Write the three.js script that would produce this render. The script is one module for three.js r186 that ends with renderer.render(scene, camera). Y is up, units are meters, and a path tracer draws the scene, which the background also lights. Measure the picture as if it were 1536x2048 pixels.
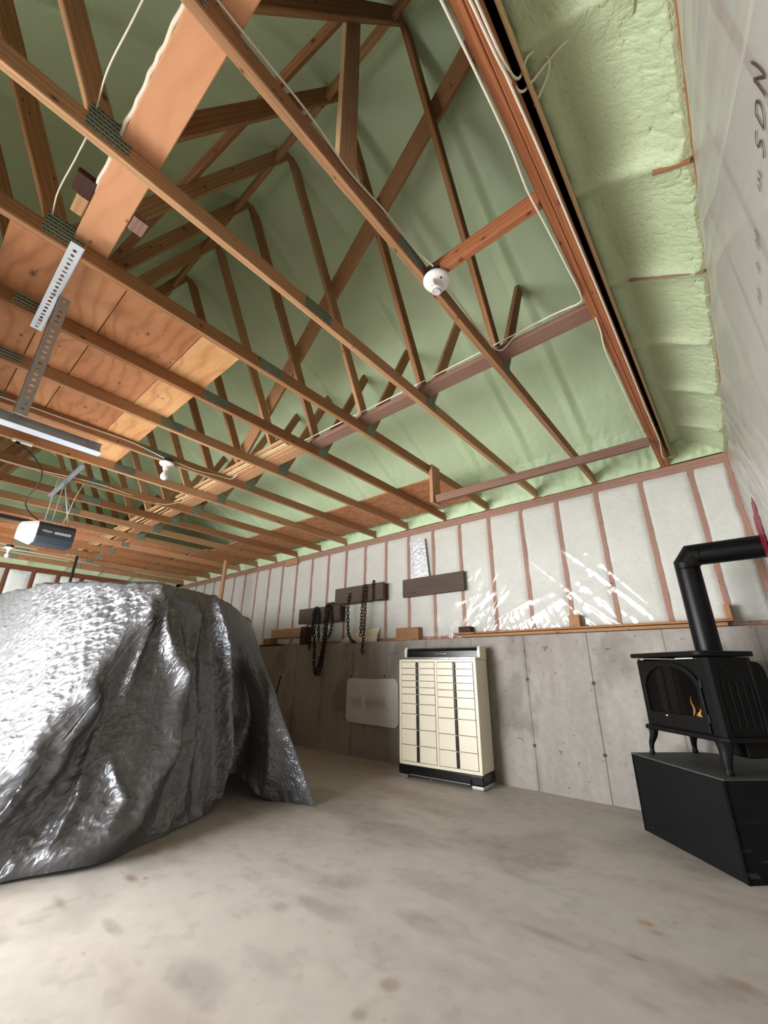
import * as THREE from 'three';
import { mergeGeometries, mergeVertices } from 'three/addons/utils/BufferGeometryUtils.js';
import { RoundedBoxGeometry } from 'three/addons/geometries/RoundedBoxGeometry.js';
import { RectAreaLightUniformsLib } from 'three/addons/lights/RectAreaLightUniformsLib.js';
import { ImprovedNoise } from 'three/addons/math/ImprovedNoise.js';

// ---------------------------------------------------------------- camera, sky, light, exposure
const scene = new THREE.Scene();
const camera = new THREE.PerspectiveCamera(2 * Math.atan(1024 / 819.1) * 180 / Math.PI, 0.75, 0.02, 200);
camera.rotation.order = 'YXZ';
camera.position.set(-0.2661, 1.0237, 4.4011);
camera.rotation.set(0.3678, 0.7043, 0.0113);
const renderer = new THREE.WebGLRenderer({ antialias: true });
renderer.toneMapping = THREE.LinearToneMapping;
renderer.toneMappingExposure = 2.6;
renderer.shadowMap.enabled = true;
RectAreaLightUniformsLib.init();
scene.background = new THREE.Color().setRGB(0.93, 0.96, 1.0);      // bright overcast sky outside the open garage door
scene.backgroundIntensity = 4.5;
const DOOR = { x0: -7.6, x1: -2.8, h: 2.2, z: 6.56 };
{ // daylight standing in the open garage door
  const l = new THREE.RectAreaLight(new THREE.Color().setRGB(0.985, 0.99, 1.0), 8, DOOR.x1 - DOOR.x0, DOOR.h - 0.05);
  l.position.set((DOOR.x0 + DOOR.x1) / 2, DOOR.h / 2, DOOR.z - 0.02);
  l.lookAt((DOOR.x0 + DOOR.x1) / 2, DOOR.h / 2, 0); l.name = 'garage_door_daylight';
  scene.add(l);
}

// ---------------------------------------------------------------- helpers
const V = (x, y, z) => new THREE.Vector3(x, y, z);
let seed = 7;
const rnd = () => { seed = (seed + 0x6D2B79F5) | 0; let t = Math.imul(seed ^ (seed >>> 15), 1 | seed); t = (t + Math.imul(t ^ (t >>> 7), 61 | t)) ^ t; return ((t ^ (t >>> 14)) >>> 0) / 4294967296; };
const rr = (a, b) => a + (b - a) * rnd();
const IN = new ImprovedNoise();
const n3 = (x, y, z = 0) => IN.noise(x + 31.7, y + 17.3, z + 5.1);
const fbm = (x, y, z = 0, o = 4) => { let s = 0, a = 1, t = 0; for (let i = 0; i < o; i++) { s += a * n3(x, y, z + i * 3.7); t += a; a *= 0.5; x *= 2.03; y *= 2.03; z *= 2.03; } return s / t; };
const clamp = (x, a = 0, b = 1) => Math.min(b, Math.max(a, x));
const sstep = (a, b, x) => { const t = clamp((x - a) / (b - a)); return t * t * (3 - 2 * t); };
const mix = (a, b, t) => a + (b - a) * t;
// periodic gradient noise for tiling textures
const ph = (x, y, s) => { let h = Math.imul(x, 374761393) + Math.imul(y, 668265263) + Math.imul(s, 2147483647 ^ 0x5bd1e995) | 0; h = Math.imul(h ^ (h >>> 13), 1274126177); return ((h ^ (h >>> 16)) >>> 0) / 4294967296; };
function pn(x, y, px, py, s = 1) {
  const xi = Math.floor(x), yi = Math.floor(y), fx = x - xi, fy = y - yi, u = fx * fx * (3 - 2 * fx), v = fy * fy * (3 - 2 * fy);
  const X0 = ((xi % px) + px) % px, X1 = (X0 + 1) % px, Y0 = ((yi % py) + py) % py, Y1 = (Y0 + 1) % py;
  return mix(mix(ph(X0, Y0, s), ph(X1, Y0, s), u), mix(ph(X0, Y1, s), ph(X1, Y1, s), u), v) * 2 - 1;
}
const pfbm = (u, v, p, q, o = 4, s = 1) => { let r = 0, a = 1, t = 0; for (let i = 0; i < o; i++) { r += a * pn(u * p, v * q, p, q, s + i); t += a; a *= 0.55; p *= 2; q *= 2; } return r / t; };
function tex(w, h, fn, srgb, repU = 1, repV = 1) {
  const d = new Uint8Array(w * h * 4);
  for (let j = 0; j < h; j++) for (let i = 0; i < w; i++) {
    const c = fn((i + 0.5) / w, (j + 0.5) / h), k = (j * w + i) * 4;
    if (typeof c === 'number') d[k] = d[k + 1] = d[k + 2] = clamp(c, 0, 255); else { d[k] = clamp(c[0], 0, 255); d[k + 1] = clamp(c[1], 0, 255); d[k + 2] = clamp(c[2], 0, 255); }
    d[k + 3] = 255;
  }
  const t = new THREE.DataTexture(d, w, h, THREE.RGBAFormat);
  t.wrapS = t.wrapT = THREE.RepeatWrapping; t.magFilter = THREE.LinearFilter; t.minFilter = THREE.LinearMipmapLinearFilter; t.generateMipmaps = true;
  if (srgb) t.colorSpace = THREE.SRGBColorSpace;
  t.repeat.set(repU, repV); t.needsUpdate = true; return t;
}
const used = {};
const numbered = (n) => { if (!(n in used)) { used[n] = 0; return n; } used[n]++; return n + '_' + String(used[n]).padStart(3, '0'); };
const shade = (o) => { o.castShadow = o.receiveShadow = true; return o; };
function thing(name, label, category, pos = [0, 0, 0], turn = 0, group) {
  const o = new THREE.Group(); o.name = numbered(name); o.position.set(...pos); o.rotation.y = turn;
  o.userData = { label, category }; if (group) o.userData.group = group; scene.add(o); return o;
}
function part(name, geo, mat, parent, label) {
  const m = shade(new THREE.Mesh(Array.isArray(geo) ? merged(geo) : geo, mat)); m.name = name; if (label) m.userData.label = label; parent.add(m); return m;
}
function single(name, geo, mat, label, category, group) {
  const m = shade(new THREE.Mesh(Array.isArray(geo) ? merged(geo) : geo, mat)); m.name = numbered(name); m.userData = { label, category }; if (group) m.userData.group = group; scene.add(m); return m;
}
function setting(name) { const o = new THREE.Group(); o.name = name; o.userData = { kind: 'structure' }; scene.add(o); return o; }
const merged = (list) => mergeGeometries(list.map((g) => { const q = g.index ? g.toNonIndexed() : g; for (const k of Object.keys(q.attributes)) if (!['position', 'normal', 'uv'].includes(k)) q.deleteAttribute(k); return q; }), false);
// a piece of lumber from a to b; w across, h along the up hint; uv in metres, edges chamfered
function beam(a, b, w, h, up = V(0, 1, 0), c = 0.004, tilt = 0) {
  const X = b.clone().sub(a), L = X.length(); X.normalize();
  const Z = X.clone().cross(up).normalize(), Y = Z.clone().cross(X);
  const sec = [[w / 2 - c, -h / 2], [w / 2, -h / 2 + c], [w / 2, h / 2 - c], [w / 2 - c, h / 2], [-w / 2 + c, h / 2], [-w / 2, h / 2 - c], [-w / 2, -h / 2 + c], [-w / 2 + c, -h / 2]];
  const P = [], N = [], U = [], ou = rr(0, 5), ov = rr(0, 1);
  const pt = (l, s) => V(0, 0, 0).copy(a).addScaledVector(X, l).addScaledVector(Z, s[0]).addScaledVector(Y, s[1]);
  const tri = (p, q, r, n, tu) => {
    const e = q.clone().sub(p).cross(r.clone().sub(p)).dot(n) < 0; const o = e ? [p, r, q] : [p, q, r], t = e ? [tu[0], tu[2], tu[1]] : tu;
    for (let i = 0; i < 3; i++) { P.push(o[i].x, o[i].y, o[i].z); N.push(n.x, n.y, n.z); U.push(t[i][0] + ou, t[i][1] + ov); }
  };
  let s = 0;
  for (let i = 0; i < 8; i++) {
    const p = sec[i], q = sec[(i + 1) % 8], dl = Math.hypot(q[0] - p[0], q[1] - p[1]);
    const n = V(0, 0, 0).addScaledVector(Z, q[1] - p[1]).addScaledVector(Y, -(q[0] - p[0])).normalize();
    const A = pt(0, p), B = pt(L, p), C = pt(L, q), D = pt(0, q);
    tri(A, B, C, n, [[0, s], [L, s], [L, s + dl]]); tri(A, C, D, n, [[0, s], [L, s + dl], [0, s + dl]]);
    s += dl;
  }
  for (const [l, n] of [[0, X.clone().negate()], [L, X]]) for (let i = 1; i < 7; i++) tri(pt(l, sec[0]), pt(l, sec[i]), pt(l, sec[i + 1]), n, [sec[0], sec[i], sec[i + 1]]);
  const g = new THREE.BufferGeometry();
  g.setAttribute('position', new THREE.Float32BufferAttribute(P, 3)); g.setAttribute('normal', new THREE.Float32BufferAttribute(N, 3)); g.setAttribute('uv', new THREE.Float32BufferAttribute(U, 2));
  return g;
}
// axis-aligned block with chamfered edges
function block(x0, x1, y0, y1, z0, z1, c = 0.004) {
  const sx = x1 - x0, sy = y1 - y0, sz = z1 - z0;
  const y = (y0 + y1) / 2, x = (x0 + x1) / 2, z = (z0 + z1) / 2; c = Math.min(c, sx / 3, sy / 3, sz / 3);
  if (sx >= sy && sx >= sz) return beam(V(x0, y, z), V(x1, y, z), sz, sy, V(0, 1, 0), c);
  if (sz >= sy) return beam(V(x, y, z0), V(x, y, z1), sx, sy, V(0, 1, 0), c);
  return beam(V(x, y0, z), V(x, y1, z), sx, sz, V(0, 0, 1), c);
}
function grid(nu, nv, fn, uv) {
  const P = new Float32Array((nu + 1) * (nv + 1) * 3), U = new Float32Array((nu + 1) * (nv + 1) * 2), I = [];
  for (let j = 0; j <= nv; j++) for (let i = 0; i <= nu; i++) {
    const k = j * (nu + 1) + i, p = fn(i / nu, j / nv, i, j); P[k * 3] = p[0]; P[k * 3 + 1] = p[1]; P[k * 3 + 2] = p[2];
    const t = uv ? uv(i / nu, j / nv, p) : [i / nu, j / nv]; U[k * 2] = t[0]; U[k * 2 + 1] = t[1];
  }
  for (let j = 0; j < nv; j++) for (let i = 0; i < nu; i++) { const a = j * (nu + 1) + i, b = a + 1, c = a + nu + 1, d = c + 1; I.push(a, b, d, a, d, c); }
  const g = new THREE.BufferGeometry(); g.setAttribute('position', new THREE.BufferAttribute(P, 3)); g.setAttribute('uv', new THREE.BufferAttribute(U, 2)); g.setIndex(I); g.computeVertexNormals(); return g;
}
function tube(pts, r, seg = 0, sides = 8, closed = false) {
  const c = new THREE.CatmullRomCurve3(pts.map((p) => (p.isVector3 ? p : V(...p))), closed, 'centripetal');
  return new THREE.TubeGeometry(c, seg || Math.max(8, pts.length * 6), r, sides, closed);
}
const cyl = (r0, r1, h, n = 24, open = false) => new THREE.CylinderGeometry(r0, r1, h, n, 1, open);
const at = (g, x, y, z) => g.translate(x, y, z);
const rbox = (w, h, d, r = 0.005, s = 2) => new RoundedBoxGeometry(w, h, d, s, Math.min(r, w / 2.01, h / 2.01, d / 2.01));
function extrude(pts, depth, bevel = 0, curve = 8) {
  const s = pts instanceof THREE.Shape ? pts : new THREE.Shape(pts.map((p) => new THREE.Vector2(p[0], p[1])));
  return new THREE.ExtrudeGeometry(s, { depth, bevelEnabled: bevel > 0, bevelSize: bevel, bevelThickness: bevel, bevelSegments: 2, curveSegments: curve });
}

// ---------------------------------------------------------------- measures
const P = 2.868, H = 1.372, S = 0.6096, G = -0.515, ZW = 6.56, XL = -10.79, RZ = ZW / 2;
const T = (i) => G - i * S;                                          // left face of truss i
const roofY = (z) => { const d = z <= RZ ? z : ZW - z; return P + 0.40 + 0.572 * d; };

// ---------------------------------------------------------------- materials
const std = (o) => new THREE.MeshStandardMaterial(o);
const phys = (o) => new THREE.MeshPhysicalMaterial(o);
function woodTex(s, base, dark, knots, contrast = 1) {
  const kn = []; let q = s * 977 + 3; const r = () => { q = (q * 16807) % 2147483647; return q / 2147483647; };
  for (let i = 0; i < knots; i++) kn.push([r(), r(), 0.0025 + 0.0085 * r() * r()]);
  return tex(1024, 256, (u, v) => {
    const x = u * 2.4, y = v * 0.3; let dk = 0, warp = 0;
    for (const [ku, kv, kr] of kn) {
      let dx = Math.abs(u - ku); dx = Math.min(dx, 1 - dx) * 2.4; let dy = v - kv; dy -= Math.round(dy); dy *= 0.3;
      const d = Math.hypot(dx * 0.6, dy), e = d / kr; if (e < 6) { dk += Math.exp(-e * e * 0.9); warp += Math.sign(dy) * Math.exp(-e * 0.7) * 0.012; }
    }
    const yy = y + warp + 0.010 * pfbm(u, v, 3, 2, 2, s);
    const ring = 0.5 + 0.5 * Math.sin((yy * 260 + 3 * pfbm(u, v, 4, 3, 3, s + 5)) );
    const fine = pfbm(u, v, 24, 96, 2, s + 9), broad = pfbm(u, v, 3, 3, 3, s + 11);
    const t = clamp(0.42 * ring * contrast + 0.22 * fine + 0.30 * broad + 0.12), k = clamp(dk);
    return [0, 1, 2].map((c) => mix(mix(base[c], dark[c], t), [58, 34, 20][c], k * 0.85));
  }, true, 1 / 2.4, 1 / 0.3);
}
const woodBump = tex(512, 256, (u, v) => 128 + 70 * pfbm(u, v, 12, 90, 3, 44), false, 1 / 0.8, 1 / 0.3);
const W1 = woodTex(1, [188, 144, 104], [144, 102, 68], 22), W2 = woodTex(2, [178, 134, 94], [132, 92, 60], 26), W3 = woodTex(3, [198, 154, 112], [158, 116, 78], 18);
const woodMat = (t, o = {}) => std({ map: t, bumpMap: woodBump, bumpScale: 0.0012, roughness: 0.78, ...o });
const wood = [woodMat(W1), woodMat(W2), woodMat(W3), woodMat(W1, { color: 0xeadfd0 }), woodMat(W2, { color: 0xf2e6da })];
const pickWood = () => wood[Math.floor(rnd() * wood.length)];
const studWood = woodMat(W2, { color: 0xffd6c6 });
const oldWood = woodMat(woodTex(5, [98, 84, 74], [62, 52, 45], 6), { roughness: 0.9 });
const weathered = woodMat(woodTex(6, [150, 116, 100], [108, 80, 68], 8), { roughness: 0.9 });
const paleWood = woodMat(woodTex(7, [222, 188, 146], [196, 156, 112], 5));
const darkWood = woodMat(W2, { color: 0x6a4a3c });
function plyTex(s, base, dark, knots) {
  const kn = []; let q = s * 7919 + 5; const r = () => { q = (q * 16807) % 2147483647; return q / 2147483647; };
  for (let i = 0; i < knots; i++) kn.push([r(), r(), 0.003 + 0.012 * r() * r()]);
  return tex(768, 768, (u, v) => {
    let dk = 0, warp = 0;
    for (const [ku, kv, kr] of kn) { let dx = u - ku, dy = v - kv; dx -= Math.round(dx); dy -= Math.round(dy); dx *= 1.2; dy *= 1.2; const d = Math.hypot(dx * 0.55, dy) / kr; if (d < 7) { dk += Math.exp(-d * d); warp += Math.exp(-d * 0.55) * 0.05 * Math.sign(dy); } }
    const cath = Math.sin((v + 0.16 * pfbm(u, v, 2, 2, 3, s) + warp) * 6.283 * 14 + 3 * pfbm(u, v, 2, 3, 2, s + 3));
    const t = clamp(0.30 + 0.34 * Math.pow(0.5 + 0.5 * cath, 3) + 0.34 * pfbm(u, v, 4, 5, 4, s + 7) + 0.12 * pfbm(u, v, 20, 90, 2, s + 8));
    return [0, 1, 2].map((c) => mix(mix(base[c], dark[c], t), [66, 40, 26][c], clamp(dk) * 0.85));
  }, true, 1 / 1.2, 1 / 1.2);
}
const ply = [std({ map: plyTex(1, [206, 148, 104], [160, 100, 60], 26), roughness: 0.75 }), std({ map: plyTex(2, [200, 140, 96], [150, 92, 54], 34), roughness: 0.75 }), std({ map: plyTex(3, [226, 180, 128], [186, 126, 74], 9), roughness: 0.72 })];
const osbTex = tex(768, 768, (u, v) => { // short strands of every direction pressed flat
  let best = -9, tone = 0;
  for (let k = 0; k < 4; k++) { const a = k * 0.8 + 0.3, c = Math.round(Math.cos(a) * 6), d = Math.round(Math.sin(a) * 6), p = pn(u * 6 * (c || 1) + v * 6 * d, v * 40 - u * 30 * (k % 2 ? 1 : -1), 4096, 4096, 60 + k); if (p > best) { best = p; tone = k; } }
  const t = clamp(0.5 + 0.35 * pn(u * 34 + tone * 9, v * 60, 34, 60, 71 + tone) + 0.3 * pfbm(u, v, 14, 16, 3, 81));
  return [mix(140, 206, t), mix(88, 146, t), mix(54, 98, t)];
}, true, 1 / 0.9, 1 / 0.9);
const osbMat = std({ map: osbTex, bumpMap: osbTex, bumpScale: 0.002, roughness: 0.82 });
// sprayed foam: pebbled skin
const worley = (u, v, n, s) => { const x = u * n, y = v * n, xi = Math.floor(x), yi = Math.floor(y); let f = 9; for (let a = -1; a < 2; a++) for (let b = -1; b < 2; b++) { const cx = ((xi + a) % n + n) % n, cy = ((yi + b) % n + n) % n, dx = xi + a + 0.15 + 0.7 * ph(cx, cy, s) - x, dy = yi + b + 0.15 + 0.7 * ph(cx, cy, s + 50) - y, d = dx * dx + dy * dy; if (d < f) f = d; } return f; };
const foamBump = tex(1024, 1024, (u, v) => {
  const d = pfbm(u, v, 6, 6, 3, 6), w = 0.012 * pn(u * 20, v * 20, 20, 20, 8), a = Math.max(0, 1 - 1.5 * worley(u + w, v + w, 34, 3)), b = Math.max(0, 1 - 1.5 * worley(u - w, v + w, 76, 4));
  return 40 + 100 * Math.sqrt(a) * (0.55 + 0.45 * pn(u * 5, v * 5, 5, 5, 9)) + 60 * Math.sqrt(b) + 26 * d;
}, false, 1 / 0.9, 1 / 0.9);
const foamCol = tex(512, 512, (u, v) => { const t = 0.5 + 0.5 * pfbm(u, v, 3, 3, 4, 12), k = 0.5 + 0.5 * pfbm(u, v, 20, 20, 3, 14); return [mix(192, 204, t) - 5 * k, mix(214, 222, t) - 4 * k, mix(172, 188, t) - 5 * k]; }, true, 1 / 2.3, 1 / 2.3);
const foamMat = std({ map: foamCol, bumpMap: foamBump, bumpScale: 0.004, roughness: 0.62 });
const foamSkirtMat = std({ map: foamCol, bumpMap: foamBump, bumpScale: 0.009, roughness: 0.5, color: 0xf6f0ee });
// concrete floor and walls
const STAIN = [[-2.98, 3.2, 0.075, 0.035, 46, 8], [-2.93, 3.15, 0.03, 0.02, 30, 4], [-1.48, 2.91, 0.035, 0.035, 30, 4], [-0.88, 1.88, 0.035, 0.028, 30, 22], [-0.83, 1.93, 0.03, 0.02, 26, 20], [-1.99, 3.34, 0.15, 0.09, 20, 0], [-2.04, 2.74, 0.16, 0.05, 20, 0], [-1.6, 2.53, 0.12, 0.06, 14, 0], [-1.16, 2.25, 0.18, 0.04, 18, 3], [-2.12, 2.46, 0.09, 0.09, 16, 0], [-2.95, 3.51, 0.12, 0.03, 24, 0], [-2.6, 3.42, 0.1, 0.03, 22, 0], [-0.86, 2.17, 0.05, 0.02, 26, 4], [-0.55, 2.1, 0.1, 0.05, 22, 8], [-1.47, 3.08, 0.03, 0.03, 24, 2], [-2.18, 2.86, 0.06, 0.04, 18, 0], [-1.42, 1.83, 0.1, 0.05, 14, 0], [-1.9, 3.12, 0.12, 0.05, 14, 0], [-1.75, 2.2, 0.25, 0.1, 10, 0], [-2.4, 1.2, 0.4, 0.12, 10, 6], [-3.0, 1.0, 0.6, 0.2, 10, 8]];
const floorTex = tex(2048, 2048, (u, v) => {
  const x = -u * 7, z = v * 7;
  const big = pfbm(u, v, 3, 3, 5, 21), mid = pfbm(u, v, 9, 14, 4, 27), fine = pfbm(u, v, 120, 120, 2, 33), sw = pfbm(u + 0.05 * big, v, 6, 22, 4, 37);
  let k = 0, warm = 0;
  for (const [sx, sz, rx, rz, d, w] of STAIN) { const q = Math.hypot((x - sx) / rx, (z - sz) / rz) + 0.7 * mid; if (q < 1.4) { const e = sstep(1.25, 0.3, q); k += d * e; warm += w * e; } }
  const speck = pn(u * 260, v * 260, 260, 260, 41) > 0.93 ? 14 : 0;
  const dark = 20 * sstep(0.12, 0.5, mid) + 14 * sstep(0.1, 0.5, sw) + 9 * sstep(0.3, 0.6, pfbm(u + 0.01 * mid, v, 22, 60, 3, 47)) + 10 * sstep(0.2, 0.6, pfbm(u, v, 90, 110, 2, 49));
  const t = 12 * big + 5 * fine - dark * 0.8 - k - speck;
  return [179 + t + warm * 0.8 + 3 * sw, 172 + t, 164 + t - warm * 0.5 - 3 * big];
}, true, 1 / 7, 1 / 7);
const floorBump = tex(512, 512, (u, v) => 128 + 60 * pfbm(u, v, 24, 24, 4, 51), false, 1 / 0.9, 1 / 0.9);
const floorMat = std({ map: floorTex, bumpMap: floorBump, bumpScale: 0.0015, roughness: 0.62 });
const wallTex = tex(1024, 1024, (u, v) => {
  const big = pfbm(u, v, 3, 3, 5, 101), streak = pfbm(u, v, 26, 4, 4, 107), fine = pfbm(u, v, 70, 70, 3, 111);
  const hole = pn(u * 70, v * 70, 70, 70, 117) > 0.9 ? 36 : 0; let sm = u * 4 + 1.304; sm = Math.abs(sm - Math.round(sm)) * 0.61; const seam = 20 * Math.exp(-Math.pow(sm / 0.0045, 2)) + 20 * Math.exp(-Math.pow(sm / 0.03, 2)) * sstep(-0.2, 0.5, pfbm(u, v, 8, 6, 4, 123));
  const t = 16 * big + 12 * streak + 7 * fine - hole - seam - 26 * sstep(0.2, 0.55, pfbm(u, v, 6, 4, 4, 119));
  return [158 + t, 152 + t, 145 + t - 3 * big];
}, true, 1 / 2.4384, 1 / 2.4384);
const wallMat = std({ map: wallTex, bumpMap: floorBump, bumpScale: 0.003, roughness: 0.85 });
// insulation, film
const battTex = tex(512, 512, (u, v) => { const t = 10 * pfbm(u, v, 5, 5, 4, 131) + 6 * pfbm(u, v, 40, 40, 3, 137); return [226 + t, 230 + t, 226 + t]; }, true, 1 / 0.8, 1 / 0.8);
const battMat = std({ map: battTex, bumpMap: foamBump, bumpScale: 0.01, roughness: 0.95 });
const filmMat = phys({ color: 0xf4f2f0, transmission: 0.86, thickness: 0, roughness: 0.13, ior: 1.5 });
const filmMatR = phys({ color: 0xc9c6c1, transmission: 0.62, thickness: 0, roughness: 0.34, ior: 1.45 });
const galv = std({ color: 0xb9c2cc, metalness: 0.85, roughness: 0.36, bumpMap: floorBump, bumpScale: 0.0004 });
const galvDull = std({ color: 0xb0aea8, metalness: 0.25, roughness: 0.55 });
const plateTex = tex(128, 128, (u, v) => { const row = (v * 6) % 1, col = (u * 9 + (Math.floor(v * 6) % 2) * 0.5) % 1; const slot = row > 0.38 && row < 0.82 && col > 0.14; const n = 14 * pfbm(u, v, 6, 6, 3, 7); return slot ? [70 + n, 76 + n, 64 + n] : [158 + n, 168 + n, 150 + n]; }, true);
const plateMat = std({ map: plateTex, metalness: 0.35, roughness: 0.55, bumpMap: plateTex, bumpScale: 0.002 });
const white = std({ color: 0xf2f0ec, roughness: 0.35 });
const whiteCable = std({ color: 0xe9e2cf, roughness: 0.55 });
const blackCable = std({ color: 0x0c0c0c, roughness: 0.5 });
const matteBlack = phys({ color: 0x050505, roughness: 0.6, specularIntensity: 0.4 });
const castIron = phys({ color: 0x070707, specularIntensity: 0.45, roughness: 0.55, bumpMap: foamBump, bumpScale: 0.0008 });
const chrome = std({ color: 0xd8d8d8, metalness: 0.95, roughness: 0.18 });
const rust = std({ color: 0x2e221d, metalness: 0.5, roughness: 0.7 });

// ---------------------------------------------------------------- setting: floor
{
  const floor = setting('floor');
  const g = new THREE.BoxGeometry(11.4, 0.1, 7.2, 1, 1, 1); g.translate(-5.4, -0.05, 3.3);
  const p = g.attributes.position, u = g.attributes.uv; for (let i = 0; i < p.count; i++) u.setXY(i, -p.getX(i), p.getZ(i));
  part('concrete_slab', g, floorMat, floor);
}
{ // apron outside the door
  const o = setting('ground');
  const g = new THREE.BoxGeometry(44, 0.1, 30); g.translate(-5, -0.06, 21.92);
  part('gravel_apron', g, std({ color: 0xa9a59c, roughness: 0.95 }), o);
}
// setting: walls
function wallUV(g, ax) { const p = g.attributes.position, u = g.attributes.uv; for (let i = 0; i < p.count; i++) u.setXY(i, ax === 'x' ? p.getX(i) : p.getZ(i), p.getY(i)); return g; }
const backWall = setting('wall_back');
{
  const w = backWall;
  part('sheathing', block(XL - 0.3, 0.3, 0, P + 0.3, -0.26, -0.15, 0.001), darkWood, w);
  for (let k = 0, x1 = -0.0; x1 > XL; k++) { // formed concrete, one board-form panel per 24 inches
    const x0 = k === 0 ? -0.795 : Math.max(XL, x1 - 0.6096);
    part('concrete_panel', wallUV(block(x0, x1, 0, H, -0.15, 0.1 - (k % 3 === 1 ? 0.0025 : 0), 0.0035), 'x'), wallMat, w);
    x1 = x0;
  }
  for (const [x, y] of [[-1.405, 0.93], [-1.405, 0.36], [-2.014, 0.95], [-2.014, 0.37], [-3.88, 0.95], [-4.48, 0.93], [-5.1, 0.93]]) part('tie_hole', at(cyl(0.016, 0.011, 0.006, 12).rotateX(Math.PI / 2), x, y, 0.1), std({ color: 0x4a4640, roughness: 0.9 }), w);
  part('sill_plate', block(XL, -0.1, H, H + 0.04, -0.14, -0.002), studWood, w);
  part('top_plate', block(XL, 0, P - 0.042, P, -0.14, 0), studWood, w);
  part('top_plate', block(XL, 0, P - 0.084, P - 0.042, -0.14, -0.003), studWood, w);
  const xs = [-0.02]; for (let x = -0.309; x > XL; x -= 0.4064) xs.push(x); xs.push(XL + 0.02);
  xs.forEach((x, i) => {
    const wd = i === 0 ? 0.08 : 0.04;
    part('stud', block(x - wd / 2, x + wd / 2, H + 0.04, P - 0.084, -0.14, -0.004), studWood, w);
    if (i < xs.length - 1) {
      const a = x - wd / 2 - 0.002, b = xs[i + 1] + 0.022, wv = a - b; if (wv < 0.05) return;
      const big = wv * 0.5, ph0 = i * 3.1;
      part('insulation_batt', grid(14, 40, (u, v) => {
        const Y = mix(H + 0.045, P - 0.086, v), X = mix(b - 0.008 - 0.014 * n3(Y * 7, i * 3.3 + 1) - 0.006 * n3(Y * 23, i), a + 0.006 + 0.014 * n3(Y * 7, i * 3.3 - 2) + 0.006 * n3(Y * 25, i + 9), u), e = Math.min(u, 1 - u) * wv, f = Math.min(v, 1 - v) * 1.38;
        return [X, Y, -0.024 + 0.0225 * sstep(-0.002, 0.012, e) * sstep(0, 0.05, f) + 0.006 * fbm(X * 5, Y * 4, ph0, 3) * sstep(0.0, 0.05, e)];
      }, (u, v, p) => [p[0], p[1]]), battMat, w);
    }
  });
  // clear film stapled over the studs, creased along lines of tension
  const nx = 700, ny = 100;
  part('vapor_film', grid(nx, ny, (u, v) => {
    const x = mix(XL + 0.02, -0.01, u), y = mix(H + 0.012, P - 0.01, v);
    let z = 0.010 + 0.008 * (fbm(x * 2.2, y * 1.6, 3, 2));
    const fan = sstep(-3.4, -2.4, x) * sstep(-0.6, -1.0, x), low = sstep(2.55, 1.7, y);
    for (const [a, sc, amp, k] of [[0.55, 9, 0.0095, 1], [-0.75, 8, 0.010, 2], [1.15, 7, 0.006, 3], [-0.35, 14, 0.005, 4]]) {
      const c = Math.cos(a), s = Math.sin(a), p = x * c - y * s, q = x * s + y * c;
      const m = sstep(-0.05, 0.35, n3(x * 0.9, y * 0.9, 10 + k)), r = 1 - Math.abs(n3(p * sc, q * 0.8, k * 7.7));
      z += amp * m * (0.4 + 0.25 * fan + 0.9 * fan * low) * Math.pow(r, 6);
    }
    z += 0.004 * fan * sstep(1.9, 1.5, y) * fbm(x * 16, y * 10, 5, 3) + 0.006 * sstep(1.55, 1.4, y) * Math.pow(1 - Math.abs(n3(x * 13, y * 1.5, 3)), 5);
    return [x, y, Math.max(0.002, z)];
  }), filmMat, w);
}
const rightWall = setting('wall_right');
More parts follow.
